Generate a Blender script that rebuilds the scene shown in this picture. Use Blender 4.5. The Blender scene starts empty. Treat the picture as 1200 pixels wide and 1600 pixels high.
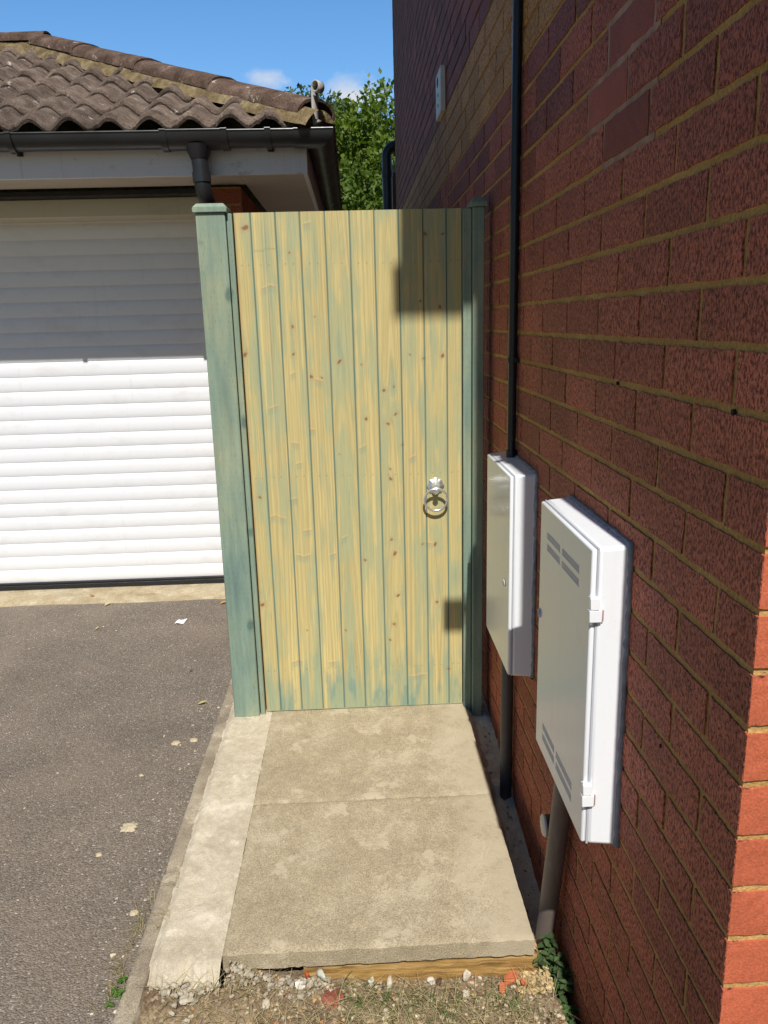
import bpy, bmesh, math, random
import numpy as np
from mathutils import Vector, Matrix

scene = bpy.context.scene
COL = scene.collection
R = math.radians

# ------------------------------------------------------------------ camera
cam_d = bpy.data.cameras.new("camera")
cam = bpy.data.objects.new("camera", cam_d)
COL.objects.link(cam)
cam_d.sensor_fit = 'VERTICAL'
cam_d.sensor_height = 24.0
cam_d.lens = 1209.1 / 1600 * 24.0
cam_d.clip_start = 0.02
cam_d.clip_end = 600
cr = Vector((0.99889576, -0.03943646, -0.02553465))
cu = Vector((0.03419771, 0.23765453, 0.97074757))
cf = Vector((0.03221442, 0.97054886, -0.23874074))
mw = Matrix((cr, cu, -cf)).transposed().to_4x4()
mw.translation = (0, 0, 1.3978)
cam.matrix_world = mw
scene.camera = cam

# ------------------------------------------------------------------ sun and sky
SUN_EL = math.atan(1.33)
SUN_V = Vector((0.034, -1.0, 1.33)).normalized()          # towards the sun
sun_d = bpy.data.lights.new("sun", 'SUN')
sun_d.energy = 4.7
sun_d.angle = R(0.53)
sun_d.color = (1.0, 0.962, 0.905)
sun = bpy.data.objects.new("sun", sun_d)
COL.objects.link(sun)
sun.location = (0, -5, 9)
sun.rotation_euler = (-SUN_V).to_track_quat('-Z', 'Y').to_euler()

world = bpy.data.worlds.new("World")
scene.world = world
world.use_nodes = True
wn = world.node_tree
wn.nodes.clear()
w_out = wn.nodes.new('ShaderNodeOutputWorld')
w_bg = wn.nodes.new('ShaderNodeBackground')
w_sky = wn.nodes.new('ShaderNodeTexSky')
w_sky.sky_type = 'NISHITA'
w_sky.sun_disc = False
w_sky.sun_elevation = SUN_EL
w_sky.sun_rotation = R(180 - 1.8)
w_sky.air_density = 1.0
w_sky.dust_density = 0.2
w_sky.ozone_density = 2.2
w_bg.inputs['Strength'].default_value = 0.050
# a few small fair-weather clouds low in the sky beyond the garden
w_tc = wn.nodes.new('ShaderNodeTexCoord')
w_map = wn.nodes.new('ShaderNodeMapping')
w_map.inputs['Scale'].default_value = (22, 22, 34)
w_map.inputs['Location'].default_value = (0.35, 0.0, 0.2)
wn.links.new(w_tc.outputs['Generated'], w_map.inputs['Vector'])
w_no = wn.nodes.new('ShaderNodeTexNoise')
w_no.inputs['Scale'].default_value = 1.0
w_no.inputs['Detail'].default_value = 7
w_no.inputs['Roughness'].default_value = 0.58
wn.links.new(w_map.outputs['Vector'], w_no.inputs['Vector'])
w_sep = wn.nodes.new('ShaderNodeSeparateXYZ')
wn.links.new(w_tc.outputs['Generated'], w_sep.inputs['Vector'])
def cloud_mask(direction, rx, rz):
    sub = wn.nodes.new('ShaderNodeVectorMath'); sub.operation = 'SUBTRACT'; sub.inputs[1].default_value = direction
    wn.links.new(w_tc.outputs['Generated'], sub.inputs[0])
    mul = wn.nodes.new('ShaderNodeVectorMath'); mul.operation = 'MULTIPLY'; mul.inputs[1].default_value = (1 / rx, 1 / rx, 1 / rz)
    wn.links.new(sub.outputs['Vector'], mul.inputs[0])
    ln = wn.nodes.new('ShaderNodeVectorMath'); ln.operation = 'LENGTH'; wn.links.new(mul.outputs['Vector'], ln.inputs[0])
    r_ = wn.nodes.new('ShaderNodeMapRange'); r_.inputs['From Min'].default_value = 0.0; r_.inputs['From Max'].default_value = 1.0
    r_.inputs['To Min'].default_value = 0.42; r_.inputs['To Max'].default_value = -0.12
    wn.links.new(ln.outputs['Value'], r_.inputs['Value']); return r_.outputs['Result']
w_a = cloud_mask((0.010, 0.968, 0.250), 0.065, 0.032)
w_b = cloud_mask((-0.085, 0.958, 0.266), 0.050, 0.018)
w_mx = wn.nodes.new('ShaderNodeMath'); w_mx.operation = 'MAXIMUM'
wn.links.new(w_a, w_mx.inputs[0]); wn.links.new(w_b, w_mx.inputs[1])
w_add = wn.nodes.new('ShaderNodeMath'); w_add.operation = 'ADD'
wn.links.new(w_no.outputs['Fac'], w_add.inputs[0]); wn.links.new(w_mx.outputs[0], w_add.inputs[1])
w_rmp = wn.nodes.new('ShaderNodeMapRange')
w_rmp.inputs['From Min'].default_value = 0.56
w_rmp.inputs['From Max'].default_value = 1.02
wn.links.new(w_add.outputs[0], w_rmp.inputs['Value'])
w_mix = wn.nodes.new('ShaderNodeMix'); w_mix.data_type = 'RGBA'
wn.links.new(w_rmp.outputs['Result'], w_mix.inputs[0])
# the clear northern sky: deeper blue and brighter towards the horizon
w_hs = wn.nodes.new('ShaderNodeHueSaturation')
w_hs.inputs['Saturation'].default_value = 1.26
wn.links.new(w_sky.outputs['Color'], w_hs.inputs['Color'])
w_ny = wn.nodes.new('ShaderNodeMapRange'); w_ny.interpolation_type = 'SMOOTHSTEP'
w_ny.inputs['From Min'].default_value = 0.30; w_ny.inputs['From Max'].default_value = 0.95
w_ny.inputs['To Min'].default_value = 1.0; w_ny.inputs['To Max'].default_value = 2.95
wn.links.new(w_sep.outputs['Y'], w_ny.inputs['Value'])
w_br = wn.nodes.new('ShaderNodeMix'); w_br.data_type = 'RGBA'; w_br.blend_type = 'MULTIPLY'; w_br.inputs[0].default_value = 1.0
wn.links.new(w_hs.outputs['Color'], w_br.inputs[6])
wn.links.new(w_ny.outputs['Result'], w_br.inputs[7])
wn.links.new(w_br.outputs[2], w_mix.inputs[6])
w_mix.inputs[7].default_value = (12.5, 13.0, 14.0, 1)
wn.links.new(w_mix.outputs[2], w_bg.inputs['Color'])
wn.links.new(w_bg.outputs['Background'], w_out.inputs['Surface'])

scene.view_settings.view_transform = 'Standard'
scene.view_settings.look = 'None'
scene.view_settings.exposure = 0.2
scene.view_settings.gamma = 1.0

# ------------------------------------------------------------------ numpy noise
def lattice(seed, n=128):
    return np.random.RandomState(seed).rand(n, n)
def vnoise(x, y, seed):
    L = lattice(seed); n = L.shape[0]
    x = np.asarray(x, float); y = np.asarray(y, float)
    xi = np.floor(x).astype(int); yi = np.floor(y).astype(int)
    fx = x - xi; fy = y - yi
    fx = fx * fx * (3 - 2 * fx); fy = fy * fy * (3 - 2 * fy)
    a = L[xi % n, yi % n]; b = L[(xi + 1) % n, yi % n]
    c = L[xi % n, (yi + 1) % n]; d = L[(xi + 1) % n, (yi + 1) % n]
    return (a * (1 - fx) + b * fx) * (1 - fy) + (c * (1 - fx) + d * fx) * fy
def fbm(x, y, seed, oct=4):
    s = 0; a = 0.5; t = 0
    for k in range(oct):
        s = s + a * vnoise(x * 2 ** k, y * 2 ** k, seed + k * 7); t += a; a *= 0.5
    return s / t
def sstep(a, b, x):
    t = np.clip((x - a) / (b - a), 0, 1); return t * t * (3 - 2 * t)
def mixc(c, col, f):
    return c * (1 - f[..., None]) + np.array(col) * f[..., None]

# ------------------------------------------------------------------ mesh builder
class MB:
    def __init__(self):
        self.v = []; self.f = []; self.m = []; self.c = []; self.n = 0; self.hascol = False
    def add(self, verts, faces, mi=0, col=None):
        b = self.n
        verts = [tuple(map(float, q)) for q in verts]
        self.v += verts; self.n += len(verts)
        self.f += [tuple(int(i) + b for i in f) for f in faces]
        self.m += [mi] * len(faces)
        if col is None: self.c += [(1, 1, 1)] * len(verts)
        else:
            self.hascol = True
            c = np.asarray(col, float)
            if c.ndim == 1: self.c += [tuple(c)] * len(verts)
            else: self.c += [tuple(q) for q in c]
        return self
    def box(self, x0, x1, y0, y1, z0, z1, mi=0, col=None):
        v = [(x0,y0,z0),(x1,y0,z0),(x1,y1,z0),(x0,y1,z0),(x0,y0,z1),(x1,y0,z1),(x1,y1,z1),(x0,y1,z1)]
        f = [(0,3,2,1),(4,5,6,7),(0,1,5,4),(1,2,6,5),(2,3,7,6),(3,0,4,7)]
        return self.add(v, f, mi, col)
    def hexa(self, v, mi=0, col=None):
        f = [(0,3,2,1),(4,5,6,7),(0,1,5,4),(1,2,6,5),(2,3,7,6),(3,0,4,7)]
        return self.add(v, f, mi, col)
    def tube(self, pts, r, seg=16, mi=0, cap=True, col=None):
        pts = [Vector(q) for q in pts]; n = len(pts)
        rs = r if isinstance(r, (list, tuple)) else [r] * n
        V = []; F = []
        t0 = (pts[1] - pts[0]).normalized()
        ref = Vector((0, 0, 1)) if abs(t0.z) < 0.9 else Vector((1, 0, 0))
        u = t0.cross(ref).normalized()
        for i in range(n):
            if i == 0: t = pts[1] - pts[0]
            elif i == n - 1: t = pts[-1] - pts[-2]
            else: t = (pts[i+1] - pts[i]).normalized() + (pts[i] - pts[i-1]).normalized()
            t.normalize()
            u = (u - t * u.dot(t)).normalized(); w = t.cross(u)
            for k in range(seg):
                a = 2 * math.pi * k / seg
                V.append(pts[i] + (u * math.cos(a) + w * math.sin(a)) * rs[i])
        for i in range(n - 1):
            for k in range(seg):
                k2 = (k + 1) % seg
                F.append((i*seg+k, i*seg+k2, (i+1)*seg+k2, (i+1)*seg+k))
        if cap:
            F.append(tuple(range(seg))[::-1]); F.append(tuple((n-1)*seg + k for k in range(seg)))
        return self.add(V, F, mi, col)
    def lathe(self, prof, origin, axis='z', seg=24, mi=0):
        # prof: list of (radius, height along the axis)
        V = []; F = []; o = Vector(origin); n = len(prof)
        for r, h in prof:
            for k in range(seg):
                a = 2 * math.pi * k / seg; c, s = math.cos(a) * r, math.sin(a) * r
                d = {'z': (c, s, h), 'y': (c, h, s), 'x': (h, c, s)}[axis]
                V.append(o + Vector(d))
        for i in range(n - 1):
            for k in range(seg):
                k2 = (k + 1) % seg
                F.append((i*seg+k, i*seg+k2, (i+1)*seg+k2, (i+1)*seg+k))
        F.append(tuple(range(seg))[::-1]); F.append(tuple((n-1)*seg + k for k in range(seg)))
        return self.add(V, F, mi)
    def grid(self, P, mi=0, col=None, flip=False):
        P = np.asarray(P, float); a, b = P.shape[:2]
        idx = np.arange(a * b).reshape(a, b)
        q = np.stack([idx[:-1,:-1], idx[1:,:-1], idx[1:,1:], idx[:-1,1:]], -1).reshape(-1, 4)
        if flip: q = q[:, ::-1]
        return self.add(P.reshape(-1, 3), q, mi, None if col is None else np.asarray(col).reshape(-1, 3))
    def prism(self, poly, axis, a, b, mi=0):
        # poly: 2-D outline in the two other axes (order xyz without axis), extruded from a to b
        n = len(poly); V = []
        for h in (a, b):
            for (s, t) in poly:
                V.append({'x': (h, s, t), 'y': (s, h, t), 'z': (s, t, h)}[axis])
        F = [tuple(range(n))[::-1], tuple(range(n, 2*n))]
        for k in range(n):
            k2 = (k + 1) % n; F.append((k, k2, n + k2, n + k))
        return self.add(V, F, mi)
    def build(self, name, mats, parent=None, base=None, smooth=False, bevel=0, seg=2, fix=True):
        if not isinstance(mats, (list, tuple)): mats = [mats]
        off = Vector((0, 0, 0)); q = parent
        while q is not None:
            off += q.location; q = q.parent
        if parent is None and base is not None: off = Vector(base)
        me = bpy.data.meshes.new(name)
        V = np.array(self.v, float) - np.array(off)
        me.from_pydata(V.tolist(), [], self.f)
        for mm in mats: me.materials.append(mm)
        me.polygons.foreach_set('material_index', self.m)
        if self.hascol:
            at = me.color_attributes.new('tint', 'FLOAT_COLOR', 'POINT')
            c = np.ones((len(self.v), 4)); c[:, :3] = np.array(self.c)
            at.data.foreach_set('color', c.ravel())
        me.update()
        if fix:
            bm = bmesh.new(); bm.from_mesh(me)
            bmesh.ops.recalc_face_normals(bm, faces=bm.faces)
            bm.to_mesh(me); bm.free()
        if smooth:
            me.polygons.foreach_set('use_smooth', [True] * len(me.polygons))
            if smooth != 'all':
                me.set_sharp_from_angle(angle=R(40))
        o = bpy.data.objects.new(name, me)
        COL.objects.link(o)
        if parent is not None: o.parent = parent
        elif base is not None: o.location = base
        if bevel:
            md = o.modifiers.new('bevel', 'BEVEL'); md.width = bevel; md.segments = seg
            md.limit_method = 'ANGLE'; md.angle_limit = R(35); md.harden_normals = False
            me.polygons.foreach_set('use_smooth', [True] * len(me.polygons)); me.set_sharp_from_angle(angle=R(35))
        return o

def thing(name, label, cat, loc=(0, 0, 0), group=None):
    o = bpy.data.objects.new(name, None); COL.objects.link(o); o.location = loc
    o.empty_display_size = 0.05
    return tag(o, label, cat, group)
def tag(o, label=None, cat=None, group=None, kind=None):
    if label: o['label'] = label
    if cat: o['category'] = cat
    if group: o['group'] = group
    if kind: o['kind'] = kind
    return o
def copy_tree(o, parent=None):
    c = o.copy(); COL.objects.link(c)
    if parent is not None: c.parent = parent
    for ch in list(o.children): copy_tree(ch, c)
    return c

# ------------------------------------------------------------------ material helpers
def newmat(name, rough=0.6, spec=0.4, metal=0.0):
    m = bpy.data.materials.new(name); m.use_nodes = True
    nt = m.node_tree; b = nt.nodes['Principled BSDF']
    b.inputs['Roughness'].default_value = rough
    b.inputs['Specular IOR Level'].default_value = spec
    b.inputs['Metallic'].default_value = metal
    return m, nt, b
def put(nt, sock, v):
    if hasattr(v, 'is_output') or isinstance(v, bpy.types.NodeSocket): nt.links.new(v, sock)
    elif isinstance(v, (tuple, list)) and len(v) == 3 and sock.type == 'RGBA': sock.default_value = (*v, 1)
    else: sock.default_value = v
def coords(nt, scale=(1, 1, 1), kind='Object', rot=(0, 0, 0)):
    t = nt.nodes.new('ShaderNodeTexCoord'); mp = nt.nodes.new('ShaderNodeMapping')
    mp.inputs['Scale'].default_value = scale; mp.inputs['Rotation'].default_value = rot
    nt.links.new(t.outputs[kind], mp.inputs['Vector']); return mp.outputs['Vector']
def noise(nt, vec, scale, detail=4, rough=0.55, dist=0.0):
    n = nt.nodes.new('ShaderNodeTexNoise'); put(nt, n.inputs['Vector'], vec)
    n.inputs['Scale'].default_value = scale; n.inputs['Detail'].default_value = detail
    n.inputs['Roughness'].default_value = rough; n.inputs['Distortion'].default_value = dist
    return n.outputs['Fac']
def voro(nt, vec, scale, feature='F1', out='Distance', rnd=1.0):
    n = nt.nodes.new('ShaderNodeTexVoronoi'); n.feature = feature; put(nt, n.inputs['Vector'], vec)
    n.inputs['Scale'].default_value = scale; n.inputs['Randomness'].default_value = rnd
    return n.outputs[out]
def ramp(nt, fac, stops, interp='LINEAR'):
    n = nt.nodes.new('ShaderNodeValToRGB'); cr_ = n.color_ramp; cr_.interpolation = interp
    while len(cr_.elements) < len(stops): cr_.elements.new(0.5)
    for e, (p, c) in zip(cr_.elements, stops):
        e.position = p
        e.color = (c, c, c, 1) if isinstance(c, (int, float)) else (*c, 1)
    put(nt, n.inputs['Fac'], fac); return n.outputs['Color']
def mix(nt, fac, a, b, blend='MIX'):
    n = nt.nodes.new('ShaderNodeMix'); n.data_type = 'RGBA'; n.blend_type = blend
    put(nt, n.inputs[0], fac); put(nt, n.inputs[6], a); put(nt, n.inputs[7], b); return n.outputs[2]
def mth(nt, op, a, b=0.0):
    n = nt.nodes.new('ShaderNodeMath'); n.operation = op
    put(nt, n.inputs[0], a); put(nt, n.inputs[1], b); return n.outputs[0]
def bump(nt, bsdf, h, strength=0.5, dist=0.01, prev=None):
    n = nt.nodes.new('ShaderNodeBump'); n.inputs['Strength'].default_value = strength
    n.inputs['Distance'].default_value = dist; put(nt, n.inputs['Height'], h)
    if prev is not None: nt.links.new(prev, n.inputs['Normal'])
    nt.links.new(n.outputs['Normal'], bsdf.inputs['Normal']); return n.outputs['Normal']
def attr(nt, name='tint'):
    n = nt.nodes.new('ShaderNodeAttribute'); n.attribute_name = name; return n.outputs['Color']
def setcol(nt, b, c): put(nt, b.inputs['Base Color'], c)

# ---- brick
m, nt, b = newmat('red_brick', 0.70, 0.28); MAT_BRICK = m
v = coords(nt, (255, 255, 132)); v1 = coords(nt)
pn = noise(nt, v, 1.0, 3, 0.6, 0.4)
pit = ramp(nt, pn, [(0.37, 0.0), (0.52, 1.0)])
big = noise(nt, v1, 5, 3)
fine = noise(nt, v1, 330, 2)
c = mix(nt, 1.0, attr(nt), ramp(nt, big, [(0.3, 0.82), (0.7, 1.14)]), 'MULTIPLY')
c = mix(nt, 1.0, c, ramp(nt, fine, [(0.3, 0.8), (0.7, 1.18)]), 'MULTIPLY')
smask = nt.nodes.new('ShaderNodeSeparateColor'); put(nt, smask.inputs[0], attr(nt, 'tint2'))
pit2 = mth(nt, 'MAXIMUM', pit, smask.outputs[0])
c = mix(nt, pit2, mix(nt, 1.0, c, (0.33, 0.26, 0.25), 'MULTIPLY'), c)
setcol(nt, b, c)
n1 = bump(nt, b, pit2, 0.8, 0.003)
bump(nt, b, fine, 0.35, 0.002, n1)
# ---- mortar
m, nt, b = newmat('buff_mortar', 0.95, 0.1); MAT_MORTAR = m
v = coords(nt)
mz = nt.nodes.new('ShaderNodeSeparateXYZ'); put(nt, mz.inputs[0], v)
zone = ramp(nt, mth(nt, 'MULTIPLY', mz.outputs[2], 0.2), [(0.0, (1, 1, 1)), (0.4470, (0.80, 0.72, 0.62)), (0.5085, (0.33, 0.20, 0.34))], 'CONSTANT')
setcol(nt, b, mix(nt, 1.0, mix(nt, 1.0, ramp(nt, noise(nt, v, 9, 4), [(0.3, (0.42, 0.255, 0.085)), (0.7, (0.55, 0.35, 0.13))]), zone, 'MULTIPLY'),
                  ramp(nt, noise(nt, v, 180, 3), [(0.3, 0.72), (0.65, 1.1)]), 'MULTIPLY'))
bump(nt, b, noise(nt, v, 160, 4), 0.8, 0.004)
# ---- asphalt
m, nt, b = newmat('asphalt', 0.86, 0.3); MAT_ASPH = m
v = coords(nt)
vc = nt.nodes.new('ShaderNodeTexVoronoi'); put(nt, vc.inputs['Vector'], v); vc.inputs['Scale'].default_value = 210
sp = nt.nodes.new('ShaderNodeSeparateColor'); put(nt, sp.inputs[0], vc.outputs['Color'])
agg = ramp(nt, sp.outputs[0], [(0.0, (0.140, 0.115, 0.089)), (0.4, (0.190, 0.157, 0.123)), (0.8, (0.228, 0.190, 0.150)), (0.97, (0.28, 0.245, 0.205)), (1.0, (0.46, 0.42, 0.36))])
gap = ramp(nt, vc.outputs['Distance'], [(0.3, 1.0), (0.75, 0.62)])
c = mix(nt, 1.0, mix(nt, 1.0, agg, ramp(nt, noise(nt, v, 3.2, 5, 0.6), [(0.3, 1.0), (0.7, 1.32)]), 'MULTIPLY'), gap, 'MULTIPLY')
dust = mth(nt, 'MULTIPLY', ramp(nt, noise(nt, v, 1.6, 5, 0.6), [(0.47, 0.0), (0.72, 0.6)]), ramp(nt, noise(nt, v, 60, 3), [(0.35, 0.3), (0.65, 1.0)]))
c = mix(nt, dust, c, (0.26, 0.20, 0.145))
patch = ramp(nt, noise(nt, v, 7.5, 5, 0.65), [(0.66, 0.0), (0.73, 0.5)])
c = mix(nt, patch, c, (0.34, 0.29, 0.21))
spk = ramp(nt, noise(nt, v, 42, 3, 0.6), [(0.71, 0.0), (0.75, 1.0)])
c = mix(nt, spk, c, (0.45, 0.39, 0.30))
setcol(nt, b, c)
h = mth(nt, 'ADD', mth(nt, 'MULTIPLY', vc.outputs['Distance'], -1.0), mth(nt, 'MULTIPLY', noise(nt, v, 320, 2), 0.5))
bump(nt, b, h, 0.9, 0.004)
# ---- old concrete slab
def concrete(name, base, light, dark, speck=0.5, edge=False, bs=0.5):
    m, nt, b = newmat(name, 0.92, 0.2)
    v = coords(nt)
    c = ramp(nt, noise(nt, v, 5.5, 6, 0.62, 0.3), [(0.3, dark), (0.5, base), (0.75, light)])
    c = mix(nt, 1.0, c, ramp(nt, noise(nt, v, 38, 4, 0.65), [(0.3, 0.87), (0.7, 1.10)]), 'MULTIPLY')
    c = mix(nt, 1.0, c, ramp(nt, noise(nt, v, 330, 3, 0.7), [(0.3, 1 - 0.5 * speck), (0.7, 1 + 0.40 * speck)]), 'MULTIPLY')
    dkb = ramp(nt, noise(nt, v, 4.3, 6, 0.66, 0.6), [(0.54, 0.0), (0.70, 0.55)])
    c = mix(nt, dkb, c, mix(nt, 1.0, c, (0.72, 0.71, 0.70), 'MULTIPLY'))
    w = ramp(nt, noise(nt, v, 11, 7, 0.72), [(0.575, 0.0), (0.62, 0.75)])
    c = mix(nt, w, c, light)
    dk = ramp(nt, voro(nt, v, 75), [(0.035, 1.0), (0.075, 0.0)])
    c = mix(nt, mth(nt, 'MULTIPLY', dk, ramp(nt, noise(nt, v, 30, 2), [(0.5, 0.0), (0.56, 0.7)])), c, tuple(0.35 * q for q in dark))
    lf = ramp(nt, voro(nt, v, 55), [(0.05, 1.0), (0.12, 0.0)])
    c = mix(nt, mth(nt, 'MULTIPLY', lf, ramp(nt, noise(nt, v, 17, 3), [(0.52, 0.0), (0.6, 0.6)])), c, light)
    if edge:
        sx = nt.nodes.new('ShaderNodeSeparateXYZ'); put(nt, sx.inputs[0], v)
        e = mth(nt, 'ADD', sx.outputs[0], mth(nt, 'MULTIPLY', mth(nt, 'SUBTRACT', noise(nt, v, 13, 5, 0.7), 0.5), 0.42))
        c = mix(nt, ramp(nt, e, [(0.22, 0.0), (0.33, 0.8)]), c, (0.47, 0.40, 0.28))
        ng = ramp(nt, mth(nt, 'ADD', e, 0.0), [(0.0, 0.35), (0.14, 0.0)])
        c = mix(nt, 0.25, c, mix(nt, 1.0, c, (0.82, 0.83, 0.80), 'MULTIPLY'))
    setcol(nt, b, c)
    n1 = bump(nt, b, noise(nt, v, 300, 3), bs, 0.003)
    bump(nt, b, noise(nt, v, 26, 5, 0.6), bs * 0.6, 0.006, n1)
    return m
MAT_SLAB = concrete('weathered_concrete', (0.405, 0.335, 0.222), (0.51, 0.435, 0.308), (0.355, 0.292, 0.192), 1.0, True)
MAT_STRIP = concrete('fresh_concrete', (0.54, 0.47, 0.35), (0.66, 0.59, 0.47), (0.45, 0.385, 0.28), 0.45, False, 0.7)
MAT_KERB = concrete('old_kerb_concrete', (0.33, 0.275, 0.20), (0.50, 0.43, 0.32), (0.20, 0.165, 0.12), 0.9, False, 0.8)
MAT_APRON = concrete('apron_concrete', (0.42, 0.345, 0.22), (0.52, 0.45, 0.32), (0.30, 0.235, 0.14), 0.9, False, 0.8)
MAT_TRENCH = concrete('grey_mortar_bed', (0.58, 0.55, 0.50), (0.66, 0.63, 0.58), (0.46, 0.44, 0.41), 0.5, False, 1.0)
# ---- painted metal / plastic
def simple(name, col, rough=0.5, spec=0.5, metal=0.0, var=0.12, vs=8, bs=0.0, bscale=60, coat=0.0):
    m, nt, b = newmat(name, rough, spec, metal)
    v = coords(nt)
    setcol(nt, b, mix(nt, 1.0, col, ramp(nt, noise(nt, v, vs, 5, 0.6), [(0.3, 1 - var), (0.7, 1 + var)]), 'MULTIPLY'))
    rr = mth(nt, 'MULTIPLY', ramp(nt, noise(nt, v, vs * 2.3, 4), [(0.3, 0.8), (0.7, 1.25)]), rough)
    put(nt, b.inputs['Roughness'], rr)
    if bs: bump(nt, b, noise(nt, v, bscale, 4), bs, 0.002)
    b.inputs['Coat Weight'].default_value = coat
    return m
def dirty(name, col, dirt, lo=0.56, hi=0.75, rough=0.4, spec=0.5, scale=(6, 6, 2.5), amt=0.5, coat=0.0):
    m, nt, b = newmat(name, rough, spec)
    v = coords(nt, scale)
    f = mth(nt, 'MULTIPLY', ramp(nt, noise(nt, v, 1.6, 7, 0.68), [(lo, 0.0), (hi, 1.0)]), amt)
    f = mth(nt, 'MAXIMUM', f, mth(nt, 'MULTIPLY', ramp(nt, noise(nt, coords(nt, (38, 38, 1.6)), 1.0, 4, 0.6), [(0.60, 0.0), (0.75, 1.0)]), amt * 0.5))
    c = mix(nt, f, col, dirt)
    c = mix(nt, ramp(nt, noise(nt, coords(nt), 120, 2), [(0.68, 0.0), (0.74, amt * 0.5)]), c, dirt)
    setcol(nt, b, c); b.inputs['Coat Weight'].default_value = coat
    bump(nt, b, noise(nt, coords(nt), 35, 3), 0.05, 0.004)
    return m
MAT_WHITE_BOX = dirty('white_cabinet_plastic', (0.82, 0.845, 0.865), (0.56, 0.53, 0.47), 0.58, 0.8, 0.18, 0.5, (5, 5, 3), 0.28)
MAT_SHUTTER = dirty('white_shutter_paint', (0.79, 0.80, 0.82), (0.48, 0.44, 0.38), 0.54, 0.8, 0.35, 0.5, (3, 3, 5), 0.35)
MAT_FASCIA = dirty('white_fascia_paint', (0.72, 0.71, 0.72), (0.22, 0.17, 0.12), 0.58, 0.72, 0.5, 0.4, (5, 5, 9), 0.6)
MAT_SOFFIT = dirty('cream_soffit_paint', (0.52, 0.46, 0.36), (0.30, 0.25, 0.18), 0.5, 0.8, 0.6, 0.3, (3, 3, 3), 0.5)
MAT_HEADER = dirty('cream_header_board', (0.60, 0.55, 0.42), (0.36, 0.31, 0.22), 0.55, 0.8, 0.5, 0.4, (2, 2, 5), 0.4)
MAT_GUTTER = simple('black_gutter_plastic', (0.020, 0.021, 0.023), 0.33, 0.5, 0, 0.25, 5, 0.1, 40)
MAT_CONDUIT = simple('black_conduit_plastic', (0.012, 0.013, 0.017), 0.3, 0.5, 0, 0.2, 5)
MAT_SEAL_SHADE = simple('black_seal_and_gap_shade', (0.016, 0.016, 0.016), 0.6, 0.4)
MAT_BROWNPIPE = dirty('brown_service_pipe', (0.145, 0.115, 0.10), (0.30, 0.25, 0.21), 0.52, 0.72, 0.45, 0.45, (9, 9, 4), 0.7)
MAT_GREYPIPE = simple('dark_grey_service_pipe', (0.065, 0.062, 0.064), 0.45, 0.45, 0, 0.2, 9)
MAT_MASTIC = simple('grey_mastic', (0.26, 0.27, 0.29), 0.7, 0.3, 0, 0.3, 40, 0.8, 70)
MAT_SLOT = simple('shaded_slot_plastic', (0.46, 0.48, 0.52), 0.5, 0.4, 0, 0.05, 20)  # grey paints the shade inside slots and door joint; lock shares it
MAT_LOUVRE_HOLE = simple('dark_hole', (0.02, 0.02, 0.02), 0.8, 0.2)
MAT_REPOINT = simple('pale_repointing_mortar', (0.37, 0.245, 0.175), 0.95, 0.1, 0, 0.25, 30, 0.6, 120)
MAT_HSLOT = simple('rust_stained_slot', (0.34, 0.22, 0.19), 0.6)
MAT_CREAM = simple('cream_plastic', (0.62, 0.60, 0.52), 0.5, 0.4, 0, 0.1, 20)
MAT_GALV = simple('galvanised_steel', (0.72, 0.74, 0.75), 0.28, 0.6, 0.8, 0.15, 60, 0.3, 140)
MAT_HIPIRON = dirty('aged_galvanised_iron', (0.42, 0.41, 0.38), (0.16, 0.11, 0.07), 0.5, 0.68, 0.55, 0.5, (22, 22, 14), 0.8)
MAT_BLACKMETAL = simple('black_lamp_housing', (0.02, 0.02, 0.022), 0.45, 0.5)
MAT_GLASS = simple('lamp_lens', (0.55, 0.57, 0.6), 0.1, 0.6)
MAT_SHARD = simple('terracotta', (0.42, 0.12, 0.05), 0.85, 0.2, 0, 0.35, 50, 0.6, 90)
# ---- roof tile
m, nt, b = newmat('concrete_roof_tile', 0.93, 0.15); MAT_TILE = m
v = coords(nt)
c = ramp(nt, noise(nt, v, 11, 6, 0.65), [(0.3, (0.075, 0.054, 0.042)), (0.5, (0.150, 0.112, 0.088)), (0.72, (0.26, 0.205, 0.165))])
c = mix(nt, 1.0, c, attr(nt), 'MULTIPLY')
c = mix(nt, 1.0, c, ramp(nt, noise(nt, v, 170, 3), [(0.3, 0.5), (0.7, 1.45)]), 'MULTIPLY')
li = ramp(nt, noise(nt, v, 13, 5, 0.7), [(0.635, 0.0), (0.68, 0.9)])
c = mix(nt, li, c, (0.52, 0.47, 0.41))
mo = ramp(nt, noise(nt, v, 19, 5, 0.7), [(0.60, 0.0), (0.68, 0.7)])
c = mix(nt, mo, c, (0.035, 0.03, 0.022))
setcol(nt, b, c)
n1 = bump(nt, b, noise(nt, v, 230, 3), 0.9, 0.005)
bump(nt, b, noise(nt, v, 42, 4), 0.5, 0.01, n1)
# ---- hip bedding mortar
m, nt, b = newmat('lichen_stained_mortar', 0.95, 0.1); MAT_BED = m
v = coords(nt)
c = ramp(nt, noise(nt, v, 14, 6, 0.68), [(0.3, (0.13, 0.10, 0.055)), (0.48, (0.25, 0.185, 0.095)), (0.68, (0.40, 0.32, 0.19))])
c = mix(nt, ramp(nt, noise(nt, v, 34, 5, 0.7), [(0.6, 0.0), (0.68, 0.7)]), c, (0.07, 0.055, 0.035))
setcol(nt, b, c); bump(nt, b, noise(nt, v, 45, 6, 0.7), 1.0, 0.03)
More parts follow.
